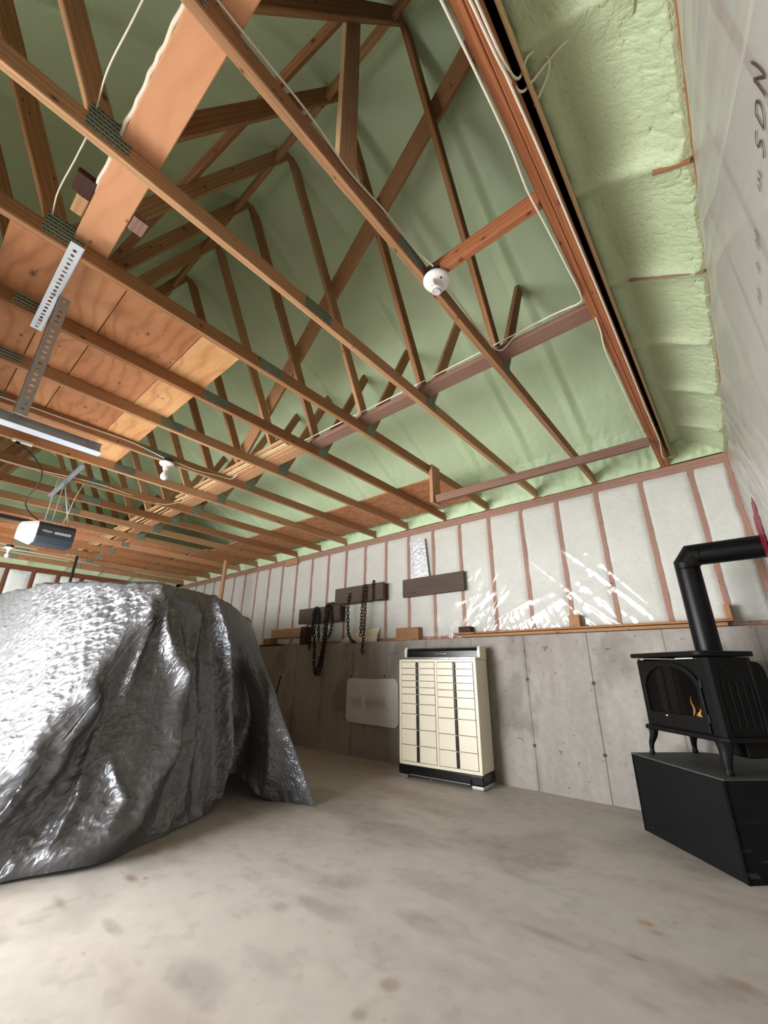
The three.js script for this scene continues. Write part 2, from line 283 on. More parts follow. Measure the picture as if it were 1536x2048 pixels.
{
  const w = rightWall;
  part('sheathing', block(0.15, 0.26, 0, P + 0.05, -0.3, ZW + 0.3, 0.001), darkWood, w);
  part('concrete_panel', wallUV(block(-0.006, 0.15, 0, H, 0.1, ZW, 0.004), 'z'), wallMat, w);
  part('sill_plate', block(0.002, 0.14, H, H + 0.04, 0, ZW), studWood, w);
  part('top_plate', block(-0.005, 0.14, P - 0.05, P - 0.002, 0, ZW), studWood, w);
  const zs = [0.03]; for (let z = 0.33; z < ZW; z += 0.4064) zs.push(z); zs.push(ZW - 0.02);
  zs.forEach((z, i) => {
    part('stud', block(0.004, 0.14, H + 0.04, P - 0.05, z - 0.02, z + 0.02), studWood, w);
    if (i < zs.length - 1) part('insulation_batt', grid(12, 30, (u, v) => {
      const Y = mix(H + 0.045, P - 0.055, v), Z = mix(z + 0.012 + 0.01 * n3(Y * 7, i + 0.3), zs[i + 1] - 0.012 - 0.01 * n3(Y * 7, i + 5.3), u), e = Math.min(u, 1 - u) * 0.36, f = Math.min(v, 1 - v) * 1.38;
      return [0.03 - 0.03 * sstep(-0.004, 0.012, e) * sstep(0, 0.05, f) + 0.004 * fbm(Z * 5, Y * 4, i * 2.7 + 40, 3), Y, Z];
    }, (u, v, p) => [p[2], p[1]]), battMat, w);
  });
  const filmAt = (z, y) => {
    let d = 0.012 + 0.014 * fbm(z * 1.4, y * 1.4, 21, 3);
    for (const [a, sc, amp, k] of [[0.62, 3.2, 0.016, 1], [0.78, 6, 0.008, 2], [0.5, 9, 0.005, 3]]) {
      const c = Math.cos(a), s = Math.sin(a), p = z * s + y * c, q = z * c - y * s;
      d += amp * sstep(-0.25, 0.35, n3(z * 0.7, y * 0.9, 50 + k)) * Math.pow(1 - Math.abs(n3(p * sc, q * 0.35, 60 + k)), 8);
    }
    const top = sstep(P - 0.09, P - 0.035, y); d = mix(d, 0.004, top);
    return -Math.max(0.003, d);
  };
  part('vapor_film', grid(640, 170, (u, v) => { const z = mix(0.0, ZW, u), y = mix(H + 0.01, P - 0.03, v); return [filmAt(z, y), y, z]; }), filmMatR, w);
  // the maker's print rolled along the film
  const cv = document.createElement('canvas'); cv.width = 1024; cv.height = 128; const cx = cv.getContext('2d');
  cx.clearRect(0, 0, 1024, 128); cx.fillStyle = 'rgba(46,38,34,0.9)'; cx.font = '104px sans-serif'; cx.fillText('S', 748, 108); cx.fillText('D', 824, 108); cx.fillText('N', 910, 108);
  for (const [x, n] of [[640, 3], [410, 4], [300, 2], [120, 4]]) for (let k = 0; k < n; k++) { cx.fillRect(x + k * 22, 60 + (k % 2) * 6, 6, 34); if (k % 2) cx.fillRect(x + k * 22 - 8, 60, 14, 6); }
  const pt = new THREE.CanvasTexture(cv); pt.colorSpace = THREE.SRGBColorSpace;
  part('film_print', grid(120, 16, (u, v) => { const z = mix(2.95, 3.72, u), y = mix(1.98, 2.075, v); return [filmAt(z, y) - 0.003, y, z]; }), std({ map: pt, transparent: true, roughness: 0.6 }), w);
}
{
  const w = setting('wall_left'), dimStud = woodMat(W2, { color: 0xb48c7c });
  part('sheathing', block(XL - 0.26, XL - 0.15, 0, P + 0.05, -0.3, ZW + 0.3, 0.001), darkWood, w);
  part('concrete_panel', wallUV(block(XL - 0.15, XL + 0.1, 0, H, 0.1, ZW, 0.004), 'z'), wallMat, w);
  part('sill_plate', block(XL - 0.14, XL - 0.002, H, H + 0.04, 0, ZW), dimStud, w);
  part('top_plate', block(XL - 0.14, XL + 0.002, P - 0.09, P - 0.004, 0, ZW), dimStud, w);
  const zs = [0.03]; for (let z = 0.32; z < ZW; z += 0.4064) zs.push(z); zs.push(ZW - 0.02);
  zs.forEach((z, i) => {
    part('stud', block(XL - 0.14, XL + 0.002, H + 0.04, P - 0.09, z - 0.024, z + 0.024), dimStud, w);
    if (i < zs.length - 1) part('insulation_batt', grid(8, 24, (u, v) => {
      const Z = mix(z + 0.026, zs[i + 1] - 0.026, u), Y = mix(H + 0.045, P - 0.095, v), e = Math.min(u, 1 - u) * 0.36, f = Math.min(v, 1 - v) * 1.38;
      return [XL - 0.045 + 0.03 * sstep(0, 0.06, e) * sstep(0, 0.05, f) + 0.02 * fbm(Z * 4, Y * 3, i * 2.7 + 90, 3), Y, Z];
    }, (u, v, p) => [p[2], p[1]]), battMat, w);
  });
}
{ // wall behind the camera with the open garage door
  const w = setting('wall_front'), z0 = ZW, z1 = ZW + 0.3;
  part('wall_section', wallUV(block(DOOR.x1, 0.3, 0, P + 0.3, z0, z1, 0.002), 'x'), wallMat, w);
  part('wall_section', wallUV(block(XL - 0.3, DOOR.x0, 0, P + 0.3, z0, z1, 0.002), 'x'), wallMat, w);
  part('header', block(DOOR.x0, DOOR.x1, DOOR.h, P + 0.3, z0, z1, 0.002), studWood, w);
}
// setting: ceiling = sprayed foam under the roof deck
const ceiling = setting('ceiling');
{
  const c = ceiling, X0 = T(16) + 0.02, X1 = G + 0.03;
  const slope = (sgn) => (u, v) => {
    const x = mix(X0, X1, u); let d, y;
    const L = v * 3.95;                                               // length along the profile from the plate up over the heel to the ridge
    if (L < 0.42) { const t = L / 0.42; d = 0.004 + 0.10 * t * t; y = P + 0.42 * t; } else { const t = (L - 0.42) / 3.53; d = mix(0.104, RZ, t); y = mix(P + 0.42, roofY(RZ), t); }
    // ribs of foam over each rafter, pillowed bays between them
    const k = (x - G - 0.02) / S, xr = (k - Math.round(k)) * S, i = Math.round(-k);
    const wob = 0.015 * n3(d * 1.5, i * 5.3, sgn * 9), e = xr + wob;
    const amp = 0.020 + 0.010 * n3(d * 1.1, i * 3.1, 4);
    let up = amp * Math.exp(-Math.pow(e / 0.036, 2)) - 0.007 * Math.exp(-Math.pow((e - 0.075) / 0.02, 2)) - 0.004 * Math.exp(-Math.pow((e + 0.08) / 0.02, 2));
    up += 0.012 * fbm(x * 1.4, d * 1.1, sgn * 7, 2);
    up += 0.009 * fbm(x * 11, d * 9, sgn * 13, 3) * (0.2 + 1.2 * sstep(1.0, 0.0, d) + 0.5 * Math.exp(-Math.pow(xr / 0.10, 2)));
    up += 0.026 * sstep(0.75, 0.1, L) * Math.pow(1 - Math.abs(n3(x * 11, L * 9, sgn + 2)), 2) * sstep(0.0, 0.08, L);
    up *= sstep(3.95, 3.8, L) * 0.85 + 0.15;
    const nz = L < 0.42 ? 0.9 : 0.496, ny = L < 0.42 ? 0.2 : 0.868;
    let z = d + up * nz, yy = y - up * ny; if (yy < P + 0.002) yy = P + 0.002;
    return [x, yy, sgn > 0 ? z : ZW - z];
  };
  const uvf = (sgn) => (u, v) => [u * (X1 - X0), v * 3.95 + (sgn > 0 ? 0 : 9.3)];
  part('foam_slope', grid(600, 190, slope(1), uvf(1)), foamMat, c);
  part('foam_slope', grid(420, 100, slope(-1), uvf(-1)), foamMat, c);
  // low foam skirt between the end truss and each end wall
  const ledgerX = -0.42;
  const skirt = (xa, xb, z0, z1, nz, nx, sd) => grid(nz, nx, (u, v) => {
    const z = mix(z0, z1, u), run = Math.abs(xb - xa) * v;
    let y = P + 0.004 + 0.60 * run;
    const k = (z - 2.303) / 0.61, zr = (k - Math.round(k)) * 0.61, wob = 0.02 * n3(z * 2, v * 2, sd), rib = Math.exp(-Math.pow((zr + wob) / 0.035, 2));
    let up = (0.042 + 0.012 * n3(z * 3, v * 3, sd)) * rib * (0.5 + 0.5 * sstep(0.0, 0.25, v));
    const bay = sstep(0.03, 0.14, Math.abs(zr) + 0.02 * n3(z * 6, v * 4, sd + 1)) * sstep(1.0, 0.72, v) * sstep(0.0, 0.3, v); up -= 0.042 * bay;
    up += 0.028 * Math.exp(-Math.pow((v - 1) / 0.12, 2));
    const edge = sstep(0.45, 0.04, v);
    { const wz = z + 0.02 * n3(z * 9, v * 4, sd + 2), a = Math.max(0, 1 - 1.6 * worley(wz / 8, v * 0.47 / 8 + 0.3, 8 * 24, sd)), b = Math.max(0, 1 - 1.6 * worley(wz / 8, v * 0.47 / 8 + 0.3, 8 * 55, sd + 9)); up += (0.006 + 0.030 * edge * (0.6 + 0.5 * n3(z * 3, v * 2, sd + 3))) * Math.sqrt(a) + (0.004 + 0.008 * edge) * Math.sqrt(b) + 0.010 * fbm(z * 5, v * 3, sd, 3); }
    up += 0.04 * sstep(0.42, 0.0, z) * (1 - 0.7 * v);
    y -= up * 0.85; const x = xa + (xb - xa) * v + Math.sign(xa - xb) * up * 0.4 * sstep(0, 0.2, v) * sstep(1, 0.85, v);
    return [x, Math.max(y, P - 0.004), z];
  }, (u, v) => [u * (z1 - z0), v * 0.48]);
  part('foam_skirt', skirt(0.0, -0.408, 0.0, 4.6, 900, 90, 3), foamSkirtMat, c);
  part('foam_skirt', skirt(0.0, -0.408, 4.6, ZW, 120, 30, 4), foamSkirtMat, c);
  part('foam_skirt', skirt(XL, XL + 0.405, 0.0, ZW, 420, 30, 5), foamSkirtMat, c);
  part('foam_lip', grid(300, 4, (u, v) => [-0.409 - 0.004 * v + 0.004 * n3(u * 40, v), 3.10 + 0.16 * v + 0.006 * n3(u * 60, 3), u * ZW]), foamSkirtMat, c);
  for (const z of [2.303, 2.91]) part('rafter_edge', beam(V(-0.005, P + 0.004, z), V(z > 2.5 ? -0.12 : -0.30, P + (z > 2.5 ? 0.057 : 0.172), z), z > 2.5 ? 0.018 : 0.010, 0.06), z > 2.5 ? wood[4] : weathered, c);
  part('foam_heel', grid(40, 30, (u, v) => { const x = mix(-0.50, -0.004, u), y = mix(P + 0.002, P + 0.40, v); return [x, y, 0.012 + 0.05 * v + 0.03 * Math.pow(1 - Math.abs(n3(x * 11, y * 9, 4)), 2) * sstep(0, 0.1, v)]; }, (u, v) => [u * 0.5, v * 0.4]), foamSkirtMat, c);
  // deck over everything
  const deck = (pts, depth, x) => { const g = extrude(pts, depth); g.rotateY(-Math.PI / 2); g.translate(x, 0, 0); return g; };
  part('roof_deck', deck([[-0.7, P + 0.05], [-0.7, P - 0.1 + 0.35], [RZ, roofY(RZ) + 0.45], [ZW + 0.7, P + 0.25], [ZW + 0.7, P + 0.05], [ZW + 0.1, P + 0.4], [RZ, roofY(RZ) + 0.2], [-0.1, P + 0.4]], 11.4, 0.3), darkWood, c);
  for (const [x, m] of [[G - 0.02, darkWood], [T(16) + 0.0, foamMat]]) part('gable_sheathing', deck([[0, P + 0.1], [0, P + 0.42], [RZ, roofY(RZ) + 0.1], [ZW, P + 0.42], [ZW, P + 0.1]], 0.03, x + 0.05), m, c);
  for (const s of [0, 1]) { const f = (x) => (s ? XL - x : x); part('skirt_deck', beam(V(f(0.34), P + 0.0, ZW / 2), V(f(-0.5), P + 0.56, ZW / 2), ZW + 0.8, 0.05, V(0, 1, 0), 0.002), darkWood, c); }
}

// ---------------------------------------------------------------- roof trusses
const ORD = ['end', 'first', 'second', 'third', 'fourth', 'fifth', 'sixth', 'seventh', 'eighth', 'ninth', 'tenth', 'eleventh', 'twelfth', 'thirteenth', 'fourteenth', 'fifteenth', 'last'];
const trussNote = { 0: 'doubled end truss chord with dark cables along it, beside the sloping foam strip', 1: 'wooden roof truss carrying the round bulbless lampholder on its chord', 3: 'wooden roof truss with the white slotted steel angle bolted under it', 6: 'wooden roof truss with the bare white bulb hanging nearest mid room', 7: 'wooden roof truss with a white outlet strip under its chord', 16: 'last wooden roof truss, next to the far studded end wall' };
const plateGeo = { a: new THREE.BoxGeometry(0.003, 0.15, 0.11), s: new THREE.BoxGeometry(0.003, 0.075, 0.19), b: new THREE.BoxGeometry(0.003, 0.125, 0.15) };
const JA = 2.2, JB = 4.36, yc = P + 0.0445;
for (let i = 0; i <= 16; i++) {
  const x = T(i) + 0.02;
  const t = thing('roof_truss', trussNote[i] || `${ORD[i]} wooden roof truss in from the doubled end truss by the foam strip`, 'roof truss', [x, P, RZ], 0, 'roof trusses');
  const m = wood[i % wood.length], m2 = wood[(i + 2) % wood.length];
  const L = (a, b, w, h, up, mat, name) => part(name, beam(a.sub(V(x, P, RZ)), b.sub(V(x, P, RZ)), w, h, up), mat, t);
  if (i === 0) { L(V(x - 0.0015, yc, -0.1), V(x - 0.0015, yc, ZW + 0.1), 0.036, 0.089, V(0, 1, 0), studWood, 'bottom_chord'); L(V(x + 0.036, yc, -0.1), V(x + 0.036, yc, ZW + 0.1), 0.037, 0.089, V(0, 1, 0), studWood, 'bottom_chord'); continue; }
  L(V(x, yc, -0.1), V(x, yc, ZW + 0.1), 0.038, 0.089, V(0, 1, 0), m, 'bottom_chord');
  for (const s of [1, -1]) {
    const f = (y, z) => V(x, y, s > 0 ? z : ZW - z), j = JA;
    L(f(P + 0.085, j + 0.02), f(roofY(RZ) - 0.02, RZ - 0.03), 0.0375, 0.089, V(0, 0, 1), m2, 'web');
    L(f(P + 0.085, j - 0.03), f(roofY(1.60) + 0.02, 1.60), 0.0375, 0.089, V(0, 0, 1), m, 'web');
  }
  for (const sx of [1, -1]) {
    const px = sx * 0.0205;
    part('gusset_plate', plateGeo.a, plateMat, t).position.set(px, 0.09, JA - 0.02 - RZ);
    part('gusset_plate', plateGeo.b, plateMat, t).position.set(px, 0.082, JB + 0.01 - RZ);
    part('splice_plate', plateGeo.s, plateMat, t).position.set(px, 0.046, 3.25 - RZ + 0.06 * ((i * 7) % 3 - 1));
  }
}
// ---------------------------------------------------------------- braces and boards in the roof
const Ym = P + 0.089;                                                // top of the bottom chords
single('ledger_board', block(-0.416, -0.406, 2.945, 3.06, 0.06, ZW - 0.05, 0.002), paleWood, 'thin grey ledger board running along the sloping foam strip above the end truss', 'board');
single('diagonal_brace', beam(V(-0.70, 4.83, 3.005), V(-4.35, 3.26, 2.26), 0.038, 0.135, V(0, 0.9, 0.45)), wood[1], 'long diagonal wooden brace with a bark edge crossing behind the truss webs', 'brace');
single('diagonal_brace', beam(V(-1.18, 4.495, 3.688), V(-4.0, 3.02, 4.33), 0.038, 0.089, V(0, 0.9, -0.4)), wood[4], 'diagonal brace falling from the ridge on the darker far slope', 'brace');
single('ridge_brace', block(-8.4, -0.55, 4.86, 4.95, 3.385, 3.423), wood[1], 'long level brace just under the ridge across the truss peaks', 'brace');
const Agroup = 'boards along the truss joints';
single('runner_board', block(-3.05, -0.52, Ym, Ym + 0.038, 2.215, 2.335), weathered, 'flat brown runner board on the truss joints starting at the end truss', 'board', Agroup);
single('runner_board', block(-6.9, -3.0, Ym, Ym + 0.038, 2.25, 2.37), wood[0], 'flat runner board on the truss joints beyond the lit bulb side, under pale strips', 'board', Agroup);
single('runner_board', block(-10.2, -6.95, Ym, Ym + 0.038, 2.24, 2.36), wood[3], 'flat runner board on the truss joints farthest from the end truss', 'board', Agroup);
[[-3.0, -5.6, 2.40, 0.04, 0.022], [-3.1, -6.6, 2.46, 0.045, 0.02], [-3.0, -5.2, 2.52, 0.03, 0.025], [-5.2, -8.6, 2.44, 0.05, 0.02], [-5.6, -8.9, 2.54, 0.04, 0.022], [-6.8, -9.8, 2.50, 0.045, 0.02]].forEach(([a, b, z, w, h], i) => single('wood_strip', block(b, a, Ym + (i % 2) * 0.002, Ym + h, z - w / 2, z + w / 2, 0.003), i % 2 ? paleWood : wood[2],
  ['pale thin wood strip lying nearest the runner board with white cable', 'second thin wood strip beside the runner board, long and pale', 'third thin wood strip beside the runner board, short', 'thin wood strip past the opener, next to the runner board', 'thin pale wood strip past the opener, outer of the pair', 'farthest thin wood strip lying on the truss chords'][i], 'wood strip', 'wood strips on the truss joints'));
single('blocking', beam(V(T(1) + 0.042, P + 0.045, 3.10), V(T(0) - 0.002, P + 0.045, 3.10), 0.038, 0.089), studWood, 'short brown blocking between the lampholder truss and the end truss', 'blocking');
single('hanging_block', block(T(3) + 0.042, T(3) + 0.08, P - 0.33, P + 0.075, 1.18, 1.32), wood[0], 'short vertical wooden block nailed on a truss chord at the grey board end', 'block');
single('brace_board', beam(V(-2.254, 2.573, 1.28), V(-0.52, 2.845, 0.665), 0.05, 0.075), weathered, 'weathered grey board slung under the truss chords near the long wall', 'board');
single('hanging_post', beam(V(-1.146, P + 0.088, 3.652), V(-1.150, roofY(3.69) + 0.03, 3.690), 0.036, 0.105, V(0, 0, 1)), paleWood, 'upright light wooden post rising from the lampholder truss to the ridge', 'post');
{
  const t = thing('walk_plank', 'wide smooth plank lying across the truss chords with a torn pale edge', 'plank', [-1.45, Ym, 4.262]);
  part('plank', block(-0.92, 0.92, 0, 0.036, -0.0725, 0.0725), std({ map: plyTex(9, [216, 158, 116], [200, 140, 98], 16), roughness: 0.7 }), t);
  const e = []; for (let i = 0; i <= 40; i++) e.push([-0.55 + i * 0.0365, 0.012 + 0.006 * n3(i * 0.7, 1), 0.077 + 0.006 * n3(i * 0.9, 7)]);
  part('torn_edge', tube(e, 0.008, 120, 6), std({ color: 0xe6dcc8, roughness: 0.9 }), t, 'torn pale paper edge');
}
single('wood_scrap', block(-2.06, -1.96, Ym, Ym + 0.03, 4.338, 4.41), darkWood, 'small dark wood offcut beside the wide plank', 'scrap');
single('wood_scrap', block(-2.17, -2.065, Ym, Ym + 0.03, 4.338, 4.385), wood[2], 'small orange wood offcut beside the wide plank', 'scrap');
single('wood_scrap', block(-2.06, -1.975, Ym, Ym + 0.03, 4.12, 4.185), weathered, 'small pinkish wood offcut on the other edge of the wide plank', 'scrap');
// plywood laid on the chords
const pg = 'plywood sheets laid on the truss chords';
[[-4.25, T(3) - 0.02, 3.36, 3.62, 2, 'light plywood strip with bold grain at the platform edge, long piece'], [-4.25, T(3) - 0.02, 3.625, 4.05, 1, 'knotty reddish plywood sheet next to the light strip'],
  [-4.25, T(3) - 0.02, 4.055, 4.30, 0, 'smooth plywood strip third from the platform edge'], [-4.25, T(3) - 0.02, 4.305, 4.55, 1, 'outermost visible plywood strip behind the slotted steel angle'],
  [-4.95, -4.26, 3.34, 3.62, 2, 'light plywood end piece above the galvanised door track'], [-4.95, -4.26, 3.625, 4.5, 0, 'reddish plywood piece behind the galvanised door track'],
  [-9.6, -7.25, 2.58, 3.0, 1, 'plywood sheet over the far chords beyond the door opener'], [-9.5, -7.25, 3.01, 3.85, 0, 'wide plywood sheet over the far chords above the far bulb'], [-10.2, -7.3, 1.2, 2.2, 1, 'far plywood sheet near the long wall side']]
  .forEach(([a, b, c, d, k, l], i) => single('plywood_sheet', block(a, b, Ym, Ym + 0.016 + 0.002 * (i % 3), c, d, 0.002), ply[k], l, 'plywood', pg));
[[-4.72, -2.42], [-7.14, -4.73], [-9.6, -7.15]].forEach(([a, b], i) => single('strand_board', block(a, b, Ym, Ym + 0.014, 0.24, 1.03 + (i === 2 ? 0.1 : 0), 0.002), osbMat, ['strand board panel on the chords by the long wall, nearest the grey board', 'middle strand board panel on the chords by the long wall', 'farthest strand board panel on the chords by the long wall'][i], 'board', 'strand board panels along the eave'));
single('upright_board', block(-7.36, -7.27, 0.001, P + 0.02, 0.60, 0.64), wood[0], 'upright board rising behind the covered vehicle to the truss chords', 'board');
single('hanging_pole', at(cyl(0.022, 0.022, 1.25, 12), -9.2, P + 0.02 - 0.62, 2.475), rust, 'thin dark pole hanging from the far truss above the tarp', 'pole');
single('cleat_block', block(-6.27, -5.94, 2.73, 2.83, 0.012, 0.05), wood[0], 'small wooden cleat nailed at the top of the long wall', 'block');

// ---------------------------------------------------------------- lampholders and bulbs
function lamp(label, pos, bulb, down = 1) {
  const t = thing('lampholder', label, 'light', pos, 0, 'ceiling lampholders');
  part('junction_box', at(cyl(0.052, 0.052, 0.04, 8), 0, 0.03, 0), std({ color: 0x26343a, roughness: 0.5 }), t);
  const pr = [[0.001, 0.012], [0.056, 0.012], [0.0575, 0.004], [0.055, -0.006], [0.046, -0.016], [0.030, -0.024], [0.024, -0.03], [0.0235, -0.062], [0.020, -0.066], [0.0175, -0.066], [0.0172, -0.03], [0.001, -0.03]].map((p) => new THREE.Vector2(p[0] * 1.18, p[1]));
  part('porcelain_base', new THREE.LatheGeometry(pr.reverse(), 40), white, t);
  part('screw', at(cyl(0.005, 0.005, 0.004, 10), 0.038, -0.021, 0.02), std({ color: 0x3a3432, roughness: 0.6 }), t);
  if (bulb) {
    const b = [[0.001, -0.165], [0.016, -0.1635], [0.028, -0.155], [0.0345, -0.14], [0.035, -0.128], [0.031, -0.112], [0.022, -0.095], [0.0165, -0.08], [0.0145, -0.06], [0.001, -0.055]].map((p) => new THREE.Vector2(p[0], p[1]));
    part('bulb', new THREE.LatheGeometry(b, 32), std({ color: 0xf4f4f2, roughness: 0.25 }), t);
  } else {
    part('pull_switch', at(rbox(0.028, 0.03, 0.03, 0.005), 0.0, -0.045, 0.036), white, t);
    part('socket_rim', at(cyl(0.017, 0.017, 0.012, 20), 0, -0.07, 0), std({ color: 0xd9d6d0, roughness: 0.4 }), t);
  }
  return t;
}
lamp('round white bulbless lampholder under the truss nearest the end wall', [T(1) + 0.075, P - 0.016, 3.09], false);
lamp('white lampholder with bare bulb, near the plywood platform', [T(6) + 0.02, P - 0.014, 3.07], true);
lamp('white lampholder with bare bulb, far behind the door opener', [T(15) + 0.36, P - 0.014, 3.40], true);

// ---------------------------------------------------------------- cables
const cable = (pts, r, label, mat = whiteCable, name = 'cable') => single(name, tube(pts, r, pts.length * 8, 6), mat, label, 'cable');
cable([[T(1) + 0.05, P + 0.10, 4.6], [T(1) + 0.055, P + 0.08, 4.2], [T(1) + 0.05, P + 0.095, 3.9], [T(1) + 0.048, P + 0.06, 3.7], [T(1) + 0.046, P + 0.095, 3.45], [T(1) + 0.06, P + 0.06, 3.25], [T(1) + 0.09, P + 0.03, 3.14]], 0.0046, 'white cable along the first chord ending at the bulbless lampholder');
cable([[T(1) + 0.1, P + 0.02, 3.04], [T(1) + 0.075, P + 0.05, 2.95], [T(1) + 0.05, P + 0.085, 2.7], [T(1) + 0.048, P + 0.08, 2.45], [T(1) + 0.08, P + 0.06, 2.36], [T(1) + 0.2, Ym + 0.05, 2.34], [-0.6, Ym + 0.05, 2.345]], 0.0046, 'white cable from the bulbless lampholder to the runner board');
cable([[-0.53, P - 0.005, 4.0], [-0.525, P - 0.008, 3.7], [-0.524, P - 0.008, 3.4], [-0.535, P - 0.01, 3.2], [-0.53, P - 0.008, 3.05], [-0.522, P - 0.008, 2.75], [-0.52, P + 0.0, 2.52], [-0.55, P + 0.06, 2.42], [-0.7, Ym + 0.05, 2.35], [-1.2, Ym + 0.045, 2.35], [-2.0, Ym + 0.045, 2.35], [-3.0, Ym + 0.045, 2.36], [-4.4, Ym + 0.04, 2.33]], 0.0046, 'long white cable turning from the end truss onto the runner board');
cable([[-0.5, P + 0.0, 2.33], [-0.505, P - 0.006, 2.2], [-0.522, P - 0.006, 2.05], [-0.525, P - 0.006, 1.7], [-0.527, P - 0.004, 1.2], [-0.524, P - 0.004, 0.8]], 0.0046, 'white cable hugging the lower left edge of the end chord');
cable([[-0.47, P - 0.008, 4.1], [-0.462, P - 0.008, 3.8], [-0.452, P - 0.007, 3.6], [-0.438, P + 0.03, 3.50], [-0.40, P + 0.15, 3.44], [-0.35, P + 0.20, 3.43], [-0.29, P + 0.18, 3.45], [-0.2, P + 0.145, 3.47], [-0.08, P + 0.07, 3.5]], 0.0048, 'looping white cable swinging from the end truss onto the foam strip');
cable([[-0.455, P - 0.008, 4.1], [-0.449, P - 0.006, 3.8], [-0.442, P, 3.6], [-0.43, P + 0.06, 3.52], [-0.385, P + 0.18, 3.50], [-0.345, P + 0.215, 3.47], [-0.34, P + 0.2, 3.42], [-0.38, P + 0.19, 3.38], [-0.425, P + 0.16, 3.36]], 0.0048, 'second looping white cable curling back by the grey ledger board');
cable([[-0.452, P - 0.007, 3.62], [-0.446, P - 0.006, 3.3], [-0.444, P - 0.006, 2.9], [-0.442, P - 0.005, 2.4], [-0.444, P - 0.006, 1.8], [-0.446, P + 0.0, 1.2], [-0.444, P - 0.004, 0.6], [-0.46, P - 0.002, 0.2], [-0.4, P + 0.05, 0.08]], 0.0048, 'dark-looking cable stapled along the right edge of the end chord');
for (let k = 0; k < 3; k++) {
  const a = T(k) + 0.0, b = T(k + 1) + 0.045;
  cable([[a, P + 0.14, 4.42], [mix(a, b, 0.35), P + 0.10, 4.43], [mix(a, b, 0.7), P + 0.095, 4.44], [b, P + 0.13, 4.43]], 0.003, `thin pale cable sagging between the far joints of the ${ORD[k]} and ${ORD[k + 1]} trusses`);
}
cable([[T(6) + 0.05, P + 0.02, 4.6], [T(6) + 0.05, P + 0.04, 4.2], [T(6) + 0.048, P + 0.05, 3.8], [T(6) + 0.046, P + 0.06, 3.4], [T(6) + 0.06, P + 0.02, 3.12]], 0.0046, 'white cable along the chord to the nearer bare bulb');
cable([[T(6) + 0.06, P + 0.02, 3.02], [T(6) + 0.047, P + 0.02, 2.8], [T(6) + 0.047, P + 0.05, 2.55], [T(6) + 0.06, P + 0.06, 2.42], [T(6) + 0.2, Ym + 0.03, 2.40], [T(6) + 0.55, Ym + 0.05, 2.38]], 0.0046, 'white cable from the nearer bare bulb to the pale strips');
cable([[T(8) + 0.05, P + 0.03, 4.6], [T(8) + 0.05, P + 0.0, 4.0], [T(8) + 0.048, P + 0.04, 3.3], [T(8) + 0.048, P + 0.02, 2.6], [T(8) + 0.15, Ym + 0.02, 2.4], [T(8) + 0.5, Ym + 0.03, 2.38]], 0.0046, 'pale cable along the chord that carries the opener');
cable([[T(15) + 0.3, P - 0.02, 3.5], [T(15) + 0.38, P - 0.03, 3.1], [T(15) + 0.3, P - 0.02, 2.6], [T(15) + 0.1, P - 0.012, 2.0]], 0.007, 'pale cable running from the far bulb along the far chord');

